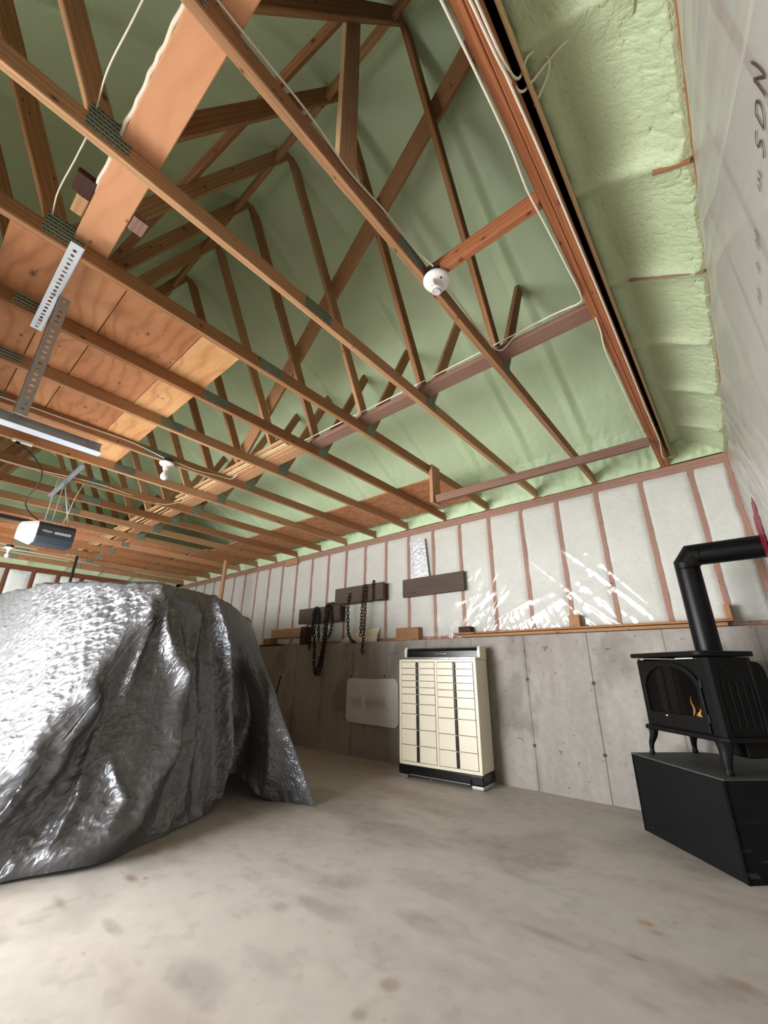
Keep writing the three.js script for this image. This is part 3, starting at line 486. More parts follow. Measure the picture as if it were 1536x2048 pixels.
// ---------------------------------------------------------------- garage door track and opener
function slotAngle(len, w, th) { // slotted steel angle lying along x, one leg down-facing with real holes, one leg upright
  const sh = new THREE.Shape([[0, 0], [len, 0], [len, w], [0, w]].map((p) => new THREE.Vector2(...p)));
  for (let x = 0.03, k = 0; x < len - 0.02; x += 0.034, k++) { const h = new THREE.Path(); if (k % 3 === 1) h.absellipse(x, w * 0.5, 0.006, 0.011, 0, Math.PI * 2, false, 0); else h.absellipse(x, w * 0.5, 0.0095, 0.0085, 0, Math.PI * 2, false, 0); sh.holes.push(h); }
  const a = new THREE.ExtrudeGeometry(sh, { depth: th, bevelEnabled: false, curveSegments: 8 });
  const b = new THREE.BoxGeometry(len, th, w); b.translate(len / 2, th / 2, w / 2);
  return { a, b };
}
{
  const t = thing('slotted_angle', 'bright slotted steel angle bolted under the truss chords by the plywood platform', 'bracket', [-3.03, P - 0.003, 4.34]);
  const s = slotAngle(0.79, 0.055, 0.0025); s.a.rotateX(Math.PI / 2); s.a.translate(0, 0, -0.055); s.b.translate(0, -0.002, 0); s.b.rotateX(0);
  const up = new THREE.BoxGeometry(0.79, 0.045, 0.0025); up.translate(0.395, 0.02, -0.055);
  part('flange', s.a, std({ color: 0xc4ccd4, metalness: 0.5, roughness: 0.42 }), t); part('upright_leg', up, galv, t);
  part('bolt', at(cyl(0.008, 0.008, 0.012, 8), 0.37, -0.007, -0.03), galvDull, t);
  part('bolt', at(cyl(0.008, 0.008, 0.012, 8), 0.1, -0.007, -0.03), galvDull, t);
  const h = thing('track_hanger', 'dull slotted steel angle hanging down to the garage door track', 'bracket', [-2.645, 2.13, 4.265]);
  const g = slotAngle(0.735, 0.05, 0.0025); g.a.rotateZ(Math.PI / 2); g.a.rotateY(Math.PI / 2); g.a.translate(0.0, 0, -0.028);
  part('slotted_leg', g.a, galvDull, h);
  part('plain_leg', at(new THREE.BoxGeometry(0.04, 0.735, 0.0025), -0.02, 0.3675, 0.024), std({ color: 0x6d6a66, metalness: 0.5, roughness: 0.55 }), h);
  for (const y of [0.02, 0.06, 0.10]) part('bolt', at(cyl(0.007, 0.007, 0.012, 8).rotateZ(Math.PI / 2), 0.004, y, 0.0), galv, h);
  const tr = thing('door_track', 'galvanised horizontal garage door track ending in the room', 'track', [-2.71, 2.1, 3.9]);
  const prof = [[0, 0], [0.066, 0], [0.066, 0.004], [0.012, 0.004], [0.003, 0.014], [0.003, 0.055], [0.012, 0.066], [0.02, 0.066], [0.02, 0.07], [0.008, 0.07], [0, 0.058]];
  const e = extrude(prof, 2.5); e.translate(-0.05, 0, 0);
  part('track_channel', e, galv, tr);
  part('angle_rail', at(new THREE.BoxGeometry(0.003, 0.05, 2.4), -0.054, 0.05, 1.25), galvDull, tr);
  for (const [x, z] of [[0.018, 0.02], [0.018, 0.05], [0.018, 0.08]]) part('rivet', at(new THREE.SphereGeometry(0.006, 8, 6), -0.047, 0.03 + z * 0.3, z), chrome, tr);
}
{
  const a = thing('hanger_angle', 'steel angle under the far chords carrying the door opener', 'bracket', [-5.46, P - 0.003, 3.58]);
  part('flange', at(new THREE.BoxGeometry(1.24, 0.003, 0.035), 0, 0, 0), galv, a); part('upright_leg', at(new THREE.BoxGeometry(1.24, 0.035, 0.003), 0, -0.018, -0.016), galv, a);
  const o = thing('door_opener', 'dark grey garage door opener with white light cover hanging from steel straps', 'door opener', [-5.42, 2.16, 3.6]);
  // body: long along z, sloped belly, side face toward the room
  const prof = [[-0.13, 0.06], [-0.10, 0.0], [0.09, -0.005], [0.12, 0.05], [0.12, 0.155], [0.10, 0.19], [-0.10, 0.19], [-0.13, 0.16]];
  const bd = extrude(prof, 0.29, 0.006); bd.translate(0, 0, -0.21); part('housing', bd, std({ color: 0x2b333a, roughness: 0.45 }), o);
  const lens = [[-0.13, 0.06], [-0.10, 0.0], [0.09, -0.005], [0.125, 0.05], [0.125, 0.155], [0.10, 0.192], [-0.10, 0.192], [-0.13, 0.16]];
  const lg = extrude(lens, 0.11, 0.008); { const p = lg.attributes.position; for (let i = 0; i < p.count; i++) { const z = p.getZ(i), k = clamp(z / 0.11); p.setX(i, p.getX(i) * (1 - 0.25 * k * k)); p.setY(i, 0.09 + (p.getY(i) - 0.09) * (1 - 0.3 * k * k)); } lg.computeVertexNormals(); }
  lg.translate(0, 0, 0.095); part('light_cover', lg, std({ color: 0xf4f2f2, roughness: 0.3 }), o, 'white light cover');
  const cv = document.createElement('canvas'); cv.width = 256; cv.height = 48; const cx = cv.getContext('2d');
  cx.fillStyle = '#a9adab'; cx.fillRect(0, 0, 256, 48); cx.fillStyle = '#4a5050'; cx.fillRect(0, 0, 256, 4); cx.fillRect(0, 44, 256, 4); cx.fillStyle = '#53595a';
  let px = 22; for (const w of [14, 18, 12, 16, 20, 12, 16, 14, 18, 12]) { cx.fillRect(px, 14, 4, 20); cx.fillRect(px, w % 4 ? 14 : 30, w - 4, 4); if (w > 14) cx.fillRect(px + w - 6, 14, 4, 20); px += w + 6; }
  const ct = new THREE.CanvasTexture(cv); ct.colorSpace = THREE.SRGBColorSpace;
  const pl = new THREE.BoxGeometry(0.002, 0.028, 0.135); pl.translate(0.1275, 0.103, -0.115); { const u = pl.attributes.uv; } part('name_plate', pl, std({ map: ct, roughness: 0.4 }), o);
  part('emblem', tube([[0.128, 0.108, 0.055], [0.128, 0.115, 0.03], [0.128, 0.11, 0.0], [0.128, 0.105, -0.03], [0.128, 0.099, 0.0], [0.128, 0.103, 0.03], [0.128, 0.108, 0.055]], 0.003, 40, 6), std({ color: 0xb0a6a6, roughness: 0.4 }), o);
  for (const z of [-0.17, 0.02]) part('mount_bracket', at(rbox(0.2, 0.012, 0.03, 0.003), 0, 0.198, z), galvDull, o);
  for (const z of [-0.02, 0.04]) part('strap', at(new THREE.BoxGeometry(0.03, 0.52, 0.003), -0.01, 0.46, z), galvDull, o);
  part('strap', beam(V(-0.01, 0.21, -0.17), V(-0.01, 0.70, -0.02), 0.03, 0.003), galvDull, o);
  part('rail', beam(V(0, 0.19, 0.1), V(0, 0.215, 2.9), 0.045, 0.04), std({ color: 0x17181a, roughness: 0.5 }), o);
  cable([[-5.36, 2.35, 3.66], [-5.3, 2.42, 3.80], [-5.2, 2.5, 3.86], [-5.0, 2.62, 3.83], [-4.92, 2.72, 3.85], [-4.9, 2.78, 3.90], [-4.76, 2.80, 4.0], [-4.73, 2.83, 4.09]], 0.006, 'black power cord drooping from the door opener to the outlet strip', blackCable, 'power_cord');
  cable([[-5.40, 2.36, 3.50], [-5.39, 2.5, 3.48], [-5.38, 2.7, 3.46], [-5.37, P + 0.02, 3.42]], 0.0035, 'thin pale wire rising from the opener to the chords', whiteCable, 'bell_wire');
  const ou = thing('outlet_strip', 'small white outlet strip under a truss chord near the opener cord', 'outlet', [T(7) + 0.055, P - 0.012, 4.06]);
  part('outlet_body', rbox(0.04, 0.024, 0.14, 0.004), white, ou); part('plug', at(rbox(0.028, 0.03, 0.03, 0.004), 0, -0.025, 0.03), blackCable, ou);
}

{ // the sectional door itself, rolled up overhead on its tracks
  const t = thing('garage_door', 'raised white sectional garage door lying overhead on its tracks', 'garage door', [(DOOR.x0 + DOOR.x1) / 2, 2.19, 4.5]);
  for (let k = 0; k < 4; k++) part('door_section', at(rbox(DOOR.x1 - DOOR.x0 - 0.06, 0.04, 0.495, 0.006), 0, 0, 0.25 + k * 0.5), std({ color: 0xe4e2dc, roughness: 0.6 }), t);
}

// ---------------------------------------------------------------- things on the long wall
{
  const board = (x0, x1, y0, y1, z0, z1, label) => single('wall_board', block(x0, x1, y0, y1, z0, z1, 0.005), oldWood, label, 'board', 'dark barn boards on the long wall');
  board(-5.65, -4.72, 1.685, 1.915, 0.10, 0.142, 'lower dark barn board hung with the heaviest chains');
  board(-4.83, -3.89, 1.92, 2.152, 0.10, 0.142, 'upper dark barn board with thin chains at the middle of the wall');
  board(-3.60, -2.68, 1.918, 2.15, 0.03, 0.075, 'bare dark barn board below the foil packet');
  single('mount_block', block(-4.86, -4.74, 1.69, 1.905, 0.01, 0.1), darkWood, 'dark block holding the lower chain board off the wall', 'block');
  single('mount_block', block(-4.02, -3.91, 1.925, 2.145, 0.01, 0.1), darkWood, 'dark block holding the upper chain board off the wall', 'block');
  const foil = single('foil_packet', grid(24, 40, (u, v) => [mix(-3.5, -3.25, u) + 0.085 * (1 - v) * (u > 0.5 ? 0.4 : 0.2) + 0.02 * (1 - v), mix(2.15, 2.675, v), 0.045 + 0.03 * Math.sin(u * 3.1416) + 0.007 * n3(u * 9, v * 20) + 0.003 * n3(u * 30, v * 50)]),
    std({ color: 0xe8edf2, metalness: 0.6, roughness: 0.3, bumpMap: foamBump, bumpScale: 0.01 }), 'crumpled silver foil bubble wrap tucked behind the bare barn board', 'foil');
  // chains: real links strung along a path
  function chain(pts, label, wire = 0.0065, pitch = 0.05) {
    const c = new THREE.CatmullRomCurve3(pts.map((p) => V(...p)), false, 'centripetal'), n = Math.round(c.getLength() / pitch), list = [];
    const base = (() => { const k = []; for (let i = 0; i < 14; i++) { const a = i / 14 * 6.2832; k.push(V(Math.cos(a) * 0.015, Math.sin(a) * 0.014 + Math.sign(Math.sin(a)) * (pitch / 2 - 0.006), 0)); } return new THREE.TubeGeometry(new THREE.CatmullRomCurve3(k, true), 20, wire, 5, true); })();
    for (let i = 0; i < n; i++) {
      const u = (i + 0.5) / n, p = c.getPointAt(u), t = c.getTangentAt(u), q = new THREE.Quaternion().setFromUnitVectors(V(0, 1, 0), t);
      list.push(base.clone().applyQuaternion(new THREE.Quaternion().setFromAxisAngle(V(0, 1, 0), (i % 2) * 1.5708 + 0.5)).applyQuaternion(q).translate(p.x, p.y, p.z));
    }
    single('chain', list, rust, label, 'chain', 'rusty chains on the barn boards');
  }
  const z = 0.165;
  chain([[-5.27, 1.50, z], [-5.27, 1.68, z], [-5.25, 1.87, z], [-5.19, 1.90, z], [-5.15, 1.84, z], [-5.13, 1.6, z], [-5.11, 1.42, z]], 'short thick chain looped over a nail on the lower board', 0.009);
  chain([[-5.31, 1.30, z], [-5.30, 1.5, z], [-5.24, 1.8, z], [-5.2, 1.87, z + 0.02], [-5.2, 1.6, z + 0.02], [-5.19, 1.3, z], [-5.17, 1.05, z], [-5.11, 0.94, z], [-5.04, 1.0, z], [-4.98, 1.3, z], [-4.95, 1.6, z], [-4.92, 1.90, z], [-4.915, 1.95, 0.12], [-4.91, 1.9, 0.09]], 'longest rusty chain hanging in a deep loop from the lower board', 0.008);
  chain([[-4.99, 1.90, 0.09], [-4.985, 1.945, 0.13], [-4.99, 1.88, z], [-5.0, 1.6, z], [-5.01, 1.35, z], [-5.09, 1.05, z], [-5.13, 0.96, z + 0.01]], 'straight rusty chain just right of the deep loop on the lower board', 0.0075);
  chain([[-4.86, 1.9, 0.09], [-4.86, 1.94, 0.13], [-4.87, 1.88, z], [-4.85, 1.68, z], [-4.88, 1.5, z], [-4.94, 1.42, z + 0.01], [-4.99, 1.25, z + 0.01], [-5.04, 1.05, z + 0.02]], 'outermost chain near the end of the lower board', 0.007);
  chain([[-4.50, 2.05, z], [-4.52, 1.9, z], [-4.515, 1.7, z], [-4.49, 1.5, z], [-4.43, 1.40, z], [-4.35, 1.37, z + 0.01]], 'single chain curling onto the ledge below the upper board', 0.0075);
  chain([[-4.22, 2.14, z], [-4.235, 2.0, z], [-4.25, 1.75, z], [-4.26, 1.45, z]], 'thin chain hanging straight from the upper board', 0.006, 0.042);
  chain([[-4.18, 2.14, z], [-4.18, 1.95, z], [-4.19, 1.6, z], [-4.21, 1.4, z], [-4.225, 1.22, z]], 'thin chain ending in a point below the concrete ledge', 0.0055, 0.04);
  chain([[-4.06, 2.14, 0.10], [-4.055, 2.175, 0.14], [-4.05, 2.1, z], [-4.05, 1.95, z], [-4.06, 1.90, z]], 'short chain with a ring near the end of the upper board', 0.006);
  single('insulation_scrap', grid(20, 12, (u, v) => [mix(-4.78 + 0.2 * v, -4.05 + 0.02 * v, u), H + 0.005 + v * (0.19 - 0.07 * (1 - u)), 0.035 + 0.035 * Math.sin(Math.PI * Math.min(1, v + 0.2)) + 0.01 * n3(u * 5, v * 4)]), std({ color: 0xd8d0b8, roughness: 0.95 }), 'loose cream insulation scrap on the ledge behind the thin chains', 'insulation');
  single('ledge_block', block(-3.70, -3.345, H + 0.002, H + 0.155, 0.0, 0.095), wood[1], 'orange wooden block on the concrete ledge above the drawer cabinet', 'block');
  single('ledge_block', block(-6.43, -5.64, 1.50, 1.64, 0.04, 0.085), wood[2], 'pale wooden plank end propped on small blocks beyond the chains', 'block');
  single('ledge_block', block(-5.64, -5.50, H + 0.002, 1.645, 0.005, 0.098), darkWood, 'dark upright block at the end of the propped plank', 'block');
  single('ledge_block', block(-6.62, -6.42, H + 0.03, 1.50, 0.005, 0.098), wood[1], 'small wooden block under the far end of the propped plank', 'block');
  single('ledge_block', block(-6.7, -6.2, H + 0.001, H + 0.03, 0.0, 0.096), darkWood, 'thin dark wood scrap lying lowest on the far ledge', 'block');
  // wall mat
  const sh = new THREE.Shape(), w2 = 0.435, h2 = 0.262, r = 0.07; sh.moveTo(-w2 + r, -h2); sh.lineTo(w2 - r * 0.8, -h2 - 0.012); sh.quadraticCurveTo(w2, -h2, w2, -h2 + r); sh.lineTo(w2 - 0.004, h2 - r); sh.quadraticCurveTo(w2 - 0.01, h2, w2 - r, h2 + 0.004); sh.quadraticCurveTo(0, h2 - 0.018, -w2 + r * 1.2, h2); sh.quadraticCurveTo(-w2, h2, -w2, h2 - r); sh.lineTo(-w2 - 0.006, -h2 + r); sh.quadraticCurveTo(-w2, -h2, -w2 + r, -h2);
  const mg = extrude(sh, 0.012, 0.006, 10);
  const matTex = tex(256, 256, (u, v) => { const x = u - 0.5, y = v - 0.5; const smudge = 30 * Math.exp(-Math.pow((y + 0.02) / 0.07, 2)) * sstep(0.05, 0.3, pfbm(u, v, 14, 5, 4, 201) + 0.3) * sstep(0.48, 0.3, Math.abs(x)); const t = 8 * pfbm(u, v, 6, 6, 3, 203); return [214 + t - smudge, 211 + t - smudge * 1.05, 212 + t - smudge * 1.15]; }, true, 1, 1);
  { const p = mg.attributes.position, u = mg.attributes.uv; for (let i = 0; i < p.count; i++) u.setXY(i, p.getX(i) / 0.9 + 0.5, p.getY(i) / 0.9 + 0.5); }
  mg.translate(-4.08, 0.652, 0.112);
  single('wall_mat', mg, std({ map: matTex, roughness: 0.7 }), 'pale grey rounded mat with brown smudges flat on the concrete wall', 'mat');
  single('leaning_stick', beam(V(-6.02, 0.40, 0.22), V(-5.98, 0.92, 0.14), 0.012, 0.02), rust, 'thin dark stick standing at the tarp edge by the wall', 'stick');
  // shelf of trim boards on the ledge
  single('shelf_board', block(-2.80, -0.30, H + 0.036, H + 0.054, 0.02, 0.165, 0.003), wood[3], 'upper of two long trim boards lying on the concrete ledge', 'board');
  single('shelf_board', block(-2.72, -0.34, H + 0.004, H + 0.03, 0.0, 0.15, 0.003), wood[1], 'lower of two long trim boards lying on the concrete ledge', 'board');
  single('shelf_block', block(-2.77, -2.62, H + 0.055, H + 0.125, 0.01, 0.10), darkWood, 'small block on the trim boards at their cabinet end', 'block');
  single('shelf_block', block(-1.54, -1.44, H + 0.055, H + 0.17, 0.008, 0.10), wood[1], 'upright block on the middle of the trim boards', 'block');
  single('shelf_block', block(-0.345, -0.30, H + 0.055, H + 0.17, 0.008, 0.10), wood[0], 'thin upright block on the trim boards by the stove pipe', 'block');
}

// ---------------------------------------------------------------- cream drawer cabinet
{
  const t = thing('drawer_cabinet', 'cream enamel cabinet with many drawers and black pulls against the concrete wall', 'cabinet', [-2.848, 0, 0.492], 0.083);
  const cream = std({ color: 0xe9e0ca, roughness: 0.32 }), creamSide = cream, pull = std({ color: 0x1c1512, roughness: 0.25 }), black = std({ color: 0x08080a, roughness: 0.22 });
  const hw = 0.46, D = 0.29, y0 = 0.118, y1 = 1.135;
  part('carcass', [at(rbox(2 * hw, y1 - y0, D - 0.02, 0.014, 3), 0, (y0 + y1) / 2, -D / 2 - 0.01)], cream, t);
  part('face_frame', [at(rbox(0.026, y1 - y0, 0.024, 0.006), -hw + 0.013, (y0 + y1) / 2, -0.012), at(rbox(0.034, y1 - y0, 0.024, 0.008), hw - 0.017, (y0 + y1) / 2, -0.012), at(rbox(0.026, y1 - y0, 0.022, 0.005), 0, (y0 + y1) / 2, -0.012), at(rbox(2 * hw, 0.026, 0.024, 0.006), 0, y1 - 0.013, -0.012), at(rbox(2 * hw, 0.03, 0.024, 0.006), 0, y0 + 0.015, -0.012)], cream, t);
  const rows = [78, 77, 76, 78, 82, 114, 118, 175, 175, 180], tot = rows.reduce((a, b) => a + b);
  const rowsR = [84, 84, 86, 86, 86, 122, 122, 178, 178, 182], totR = rowsR.reduce((a, b) => a + b);
  const recess = part('drawer_recess', at(rbox(2 * hw - 0.05, y1 - y0 - 0.05, 0.01, 0.001), 0, (y0 + y1) / 2, -0.022), black, t);
  for (const s of [-1, 1]) {
    const rws = s < 0 ? rows : rowsR, tt = s < 0 ? tot : totR, xa = s < 0 ? -hw + 0.028 : 0.015, xb = s < 0 ? -0.015 : hw - 0.036;
    let y = y1 - 0.028; const full = y1 - y0 - 0.06;
    for (const r of rws) {
      const h = r / tt * full, w = xb - xa;
      const d = part('drawer', at(rbox(w - 0.004, h - 0.0045, 0.02, 0.003), (xa + xb) / 2, y - h / 2, -0.008), cream, t);
      const sh = new THREE.Shape(); const q = h - 0.008; sh.moveTo(-0.016, -q / 2); sh.lineTo(0.016, -q / 2); sh.lineTo(0.016, q / 2); sh.lineTo(-0.016, q / 2);
      const hg = at(rbox(0.030, q, 0.022, 0.009, 3), (xa + xb) / 2, y - h / 2, 0.008);
      part('pull', hg, pull, d, 'dark upright pull strip');
      y -= h;
    }
  }
  part('base', at(rbox(2 * hw + 0.012, 0.082, D + 0.008, 0.012, 3), 0, 0.079, -D / 2 + 0.002), black, t);
  part('base_strip', at(rbox(2 * hw - 0.24, 0.012, 0.01, 0.003), 0, 0.036, -0.006), std({ color: 0x8f8c88, metalness: 0.7, roughness: 0.35 }), t);
  for (const s of [-1, 1]) { part('foot', at(rbox(0.125, 0.038, D + 0.03, 0.012, 3), s * (hw - 0.05), 0.019, -D / 2 + 0.006), chrome, t); part('foot_bead', at(cyl(0.008, 0.008, 0.05, 10), s * (hw - 0.118), 0.06, 0.01), black, t); }
  part('caster_screw', at(new THREE.SphereGeometry(0.007, 10, 8), -0.09, 0.02, 0.0), chrome, t);
  part('top_trim', at(rbox(2 * hw + 0.006, 0.024, 0.13, 0.008, 3), 0, y1 + 0.010, -0.062), chrome, t);
  const cw = 0.446;
  for (const s of [-1, 1]) {
    const g = extrude([[0, 0], [0.165, 0], [0.165, 0.128], [0.03, 0.128], [0.008, 0.116], [0, 0.09]], 0.022, 0.004); g.rotateY(Math.PI / 2); g.translate(s * cw - 0.011, y1 + 0.002, -0.122);
    part('cheek', g, cream, t);
  }
  const tam = extrude([[0, 0], [0.15, 0], [0.15, 0.122], [0.035, 0.122], [0.014, 0.11], [0.006, 0.085]], 2 * cw - 0.03, 0); tam.rotateY(Math.PI / 2); tam.translate(-cw + 0.015, y1 + 0.002, -0.13);
  const door = part('roll_top', tam, black, t);
  part('handle', at(rbox(0.15, 0.008, 0.012, 0.003), 0.0, y1 + 0.06, -0.128), chrome, door);
}

// ---------------------------------------------------------------- hearth box, gas stove, flue
const HP = [-1.098, 0, 0.57];
{
  const t = thing('hearth_box', 'black painted plywood hearth box set across the room corner', 'hearth', HP, -Math.PI / 4);
  const boxTex = tex(512, 512, (u, v) => { const t0 = 6 * pfbm(u, v, 4, 8, 4, 301), sc = sstep(0.30, 0.6, pfbm(u, v, 12, 40, 3, 307)) * 60 * sstep(-0.1, 0.4, pfbm(u, v, 3, 3, 2, 311)); return [15 + t0 * 0.6 + sc * 0.7, 15 + t0 * 0.6 + sc * 0.7, 16 + t0 * 0.6 + sc * 0.7]; }, true, 1, 1);
  const m = phys({ map: boxTex, roughness: 0.55, specularIntensity: 0.35 }), topM = phys({ color: 0x474945, roughness: 0.7, specularIntensity: 0.5, bumpMap: floorBump, bumpScale: 0.001 });
  // local x along the front, -z back into the corner; back corners cut by the two walls
  const foot = [[0, 0], [0.80, 0], [0.80, 0.50], [0.39, 0.93], [0, 0.56]];
  const side = (a, b, th) => { const A = V(a[0], 0.233, -a[1]), B = V(b[0], 0.233, -b[1]); return beam(A, B, th, 0.466, V(0, 1, 0), 0.003); };
  const mk = (a, b) => { const dx = b[0] - a[0], dy = b[1] - a[1], L = Math.hypot(dx, dy), nx = -dy / L * 0.01, ny = dx / L * 0.01; return side([a[0] + nx, a[1] + ny], [b[0] + nx, b[1] + ny], 0.02); };
  part('front_panel', mk(foot[0], foot[1]), m, t); part('side_panel', mk(foot[1], foot[2]), m, t); part('side_panel', mk(foot[4], foot[0]), m, t);
  const top = extrude(foot, 0.005, 0.0015); top.rotateX(-Math.PI / 2); top.translate(0, 0.4665, 0); part('top', top, topM, t);
}
{
  const t = thing('gas_stove', 'black cast iron stove with arched glass door and small flames on the hearth box', 'stove', [HP[0], 0.474, HP[2]], -Math.PI / 4);
  // local: x = along the front, y up from the hearth, z = -depth
  const cx0 = 0.10, cx1 = 0.745, zF = -0.12, zB = -0.415, yB = 0.198, yT = 0.648;
  const top = new THREE.Shape(); { const a = 0.085, b = 0.775, f = -0.065, k = -0.455; top.moveTo(a + 0.05, -f); top.lineTo(b - 0.05, -f); top.quadraticCurveTo(b - 0.01, -f + 0.005, b, -f + 0.05); top.lineTo(b, -k - 0.04); top.lineTo(b - 0.04, -k); top.lineTo(a + 0.04, -k); top.lineTo(a, -k - 0.04); top.lineTo(a, -f + 0.05); top.quadraticCurveTo(a + 0.01, -f + 0.005, a + 0.05, -f); }
  const tg = extrude(top, 0.014, 0.008, 6); tg.rotateX(-Math.PI / 2); tg.translate(0, 0.662, 0); part('top_plate', tg, castIron, t);
  // front plate with an arched opening
  const front = new THREE.Shape([[cx0, yB], [cx1 - 0.045, yB], [cx1 - 0.045, yT - 0.018], [cx0, yT - 0.018]].map((p) => new THREE.Vector2(...p)));
  const arch = (x0, x1, y0, y1, r) => { const p = new THREE.Path(); p.moveTo(x0, y0); p.lineTo(x1, y0); p.lineTo(x1, y1 - r); p.bezierCurveTo(x1 - 0.03, y1 - r * 0.35, x1 - 0.12, y1, (x0 + x1) / 2, y1); p.bezierCurveTo(x0 + 0.12, y1, x0 + 0.03, y1 - r * 0.35, x0, y1 - r); p.closePath(); return p; };
  front.holes.push(arch(0.15, 0.655, 0.275, 0.605, 0.14));
  const fg = extrude(front, 0.02, 0.003, 16); fg.translate(0, 0, zF - 0.02); part('front_plate', fg, castIron, t);
  const fr = new THREE.Shape(arch(0.135, 0.67, 0.21, 0.618, 0.145).getPoints(16)); fr.holes.push(arch(0.158, 0.647, 0.29, 0.598, 0.135));
  const dg = extrude(fr, 0.012, 0.004, 16); dg.translate(0, 0, zF + 0.004); const door = part('door', dg, castIron, t);
  const gl = new THREE.Shape(arch(0.15, 0.655, 0.28, 0.605, 0.14).getPoints(20)); const gg = new THREE.ShapeGeometry(gl, 20); gg.translate(0, 0, zF + 0.003);
  part('door_glass', gg, phys({ color: 0x5a5552, transmission: 0.96, thickness: 0, roughness: 0.04, specularIntensity: 0.25 }), door);
  for (const y of [0.29, 0.49]) part('hinge', at(cyl(0.012, 0.012, 0.045, 14), 0.682, y, zF + 0.014), castIron, door);
  part('latch', at(rbox(0.018, 0.012, 0.012, 0.003), 0.335, 0.278, zF + 0.024), chrome, door);
  // firebox
  const dk = phys({ color: 0x030202, roughness: 0.95, specularIntensity: 0.1 });
  part('firebox', [at(new THREE.BoxGeometry(0.56, 0.36, 0.004), 0.40, 0.44, -0.37), at(new THREE.BoxGeometry(0.56, 0.004, 0.25), 0.40, 0.262, -0.25), at(new THREE.BoxGeometry(0.56, 0.004, 0.25), 0.40, 0.62, -0.25), at(new THREE.BoxGeometry(0.004, 0.36, 0.25), 0.125, 0.44, -0.25), at(new THREE.BoxGeometry(0.004, 0.36, 0.25), 0.68, 0.44, -0.25)], dk, t);
  const logM = std({ color: 0x0d0806, roughness: 0.95, bumpMap: foamBump, bumpScale: 0.02 });
  for (const [a, b, r] of [[V(0.24, 0.29, -0.26), V(0.63, 0.285, -0.21), 0.026], [V(0.22, 0.30, -0.31), V(0.60, 0.32, -0.29), 0.03], [V(0.42, 0.33, -0.22), V(0.6, 0.35, -0.31), 0.02]]) part('ceramic_log', tube([a, a.clone().lerp(b, 0.3).add(V(0, 0.008, 0.004)), a.clone().lerp(b, 0.7).add(V(0, -0.006, 0)), b], r, 16, 9), logM, t);
  const flame = (x, z, h, w, e, lean) => { const pts = []; for (let i = 0; i <= 12; i++) { const k = i / 12; pts.push(new THREE.Vector2(Math.max(0.0005, w * Math.sin(Math.PI * Math.pow(k, 0.6)) * (1 - 0.35 * k)), k * h)); } const g = new THREE.LatheGeometry(pts, 10); const p = g.attributes.position; for (let i = 0; i < p.count; i++) { const y = p.getY(i) / h; p.setX(i, p.getX(i) + 0.010 * Math.sin(y * 7 + x * 40) + lean * y * y); } g.computeVertexNormals(); return part('flame', at(g, x, 0.283, z), std({ color: 0x000000, emissive: new THREE.Color().setRGB(1, 0.60, 0.17), emissiveIntensity: e * 1.7, roughness: 1 }), t); };
  flame(0.605, -0.165, 0.125, 0.011, 3.2, -0.008); flame(0.53, -0.18, 0.055, 0.010, 1.4, 0.0); flame(0.452, -0.2, 0.125, 0.006, 0.9, 0.012); flame(0.50, -0.19, 0.022, 0.008, 0.8, 0); flame(0.57, -0.18, 0.025, 0.009, 0.9, 0); flame(0.64, -0.17, 0.03, 0.007, 0.9, 0);
  const fl = new THREE.PointLight(new THREE.Color().setRGB(1, 0.45, 0.15), 0.05, 3, 2); fl.position.set(0.57, 0.38, -0.16); fl.castShadow = true; fl.shadow.radius = 1; fl.name = 'flame_glow'; t.add(fl);
  // right front corner pilaster, chamfered, and body sides
  const pil = extrude([[0, 0], [0.045, 0], [0.062, 0.02], [0.062, 0.05], [0, 0.05]], yT - yB - 0.004, 0.002); pil.rotateX(-Math.PI / 2); pil.translate(cx1 - 0.045, yB, zF + 0.016); part('corner_post', pil, castIron, t);
  const sideX = cx1 + 0.004;
  part('side_panel', at(rbox(0.014, yT - yB, 0.28, 0.003), sideX, (yT + yB) / 2, -0.27), castIron, t);
  part('side_panel', at(rbox(0.014, yT - yB, 0.29, 0.003), cx0 + 0.006, (yT + yB) / 2, -0.27), castIron, t);
  for (let k = 0; k < 5; k++) part('side_rib', at(rbox(0.007, 0.27, 0.010, 0.003), sideX + 0.009, 0.375, -0.18 - k * 0.047), castIron, t);
  part('side_rib', at(rbox(0.012, yT - yB - 0.01, 0.02, 0.005), sideX + 0.007, (yT + yB) / 2, -0.40), castIron, t);
  part('side_arch', tube([[sideX + 0.006, 0.52, -0.17], [sideX + 0.006, 0.57, -0.2], [sideX + 0.006, 0.59, -0.27], [sideX + 0.006, 0.57, -0.34], [sideX + 0.006, 0.52, -0.37]], 0.004, 30, 6), castIron, t);
  part('back_panel', at(rbox(0.62, yT - yB, 0.012, 0.003), 0.42, (yT + yB) / 2, -0.412), castIron, t);
  const hop = new THREE.Shape(); hop.moveTo(0, 0); hop.lineTo(0.09, 0); hop.lineTo(0.09, 0.33); hop.quadraticCurveTo(0.088, 0.40, 0.05, 0.415); hop.lineTo(0, 0.42); hop.closePath();
  const hg = extrude(hop, 0.56, 0.006, 8); hg.rotateY(Math.PI / 2); hg.translate(0.18, 0.20, -0.415); part('rear_shroud', hg, matteBlack, t);
  const lip = new THREE.Shape(); { const a = 0.085, b = 0.775, f = 0.085, k = 0.44; lip.moveTo(a, f + 0.03); lip.lineTo(a + 0.03, f); lip.lineTo(b - 0.03, f); lip.lineTo(b, f + 0.03); lip.lineTo(b, k); lip.lineTo(a, k); lip.closePath(); }
  const lg = extrude(lip, 0.012, 0.008, 4); lg.rotateX(-Math.PI / 2); lg.translate(0, 0.180, 0); part('base_lip', lg, castIron, t);
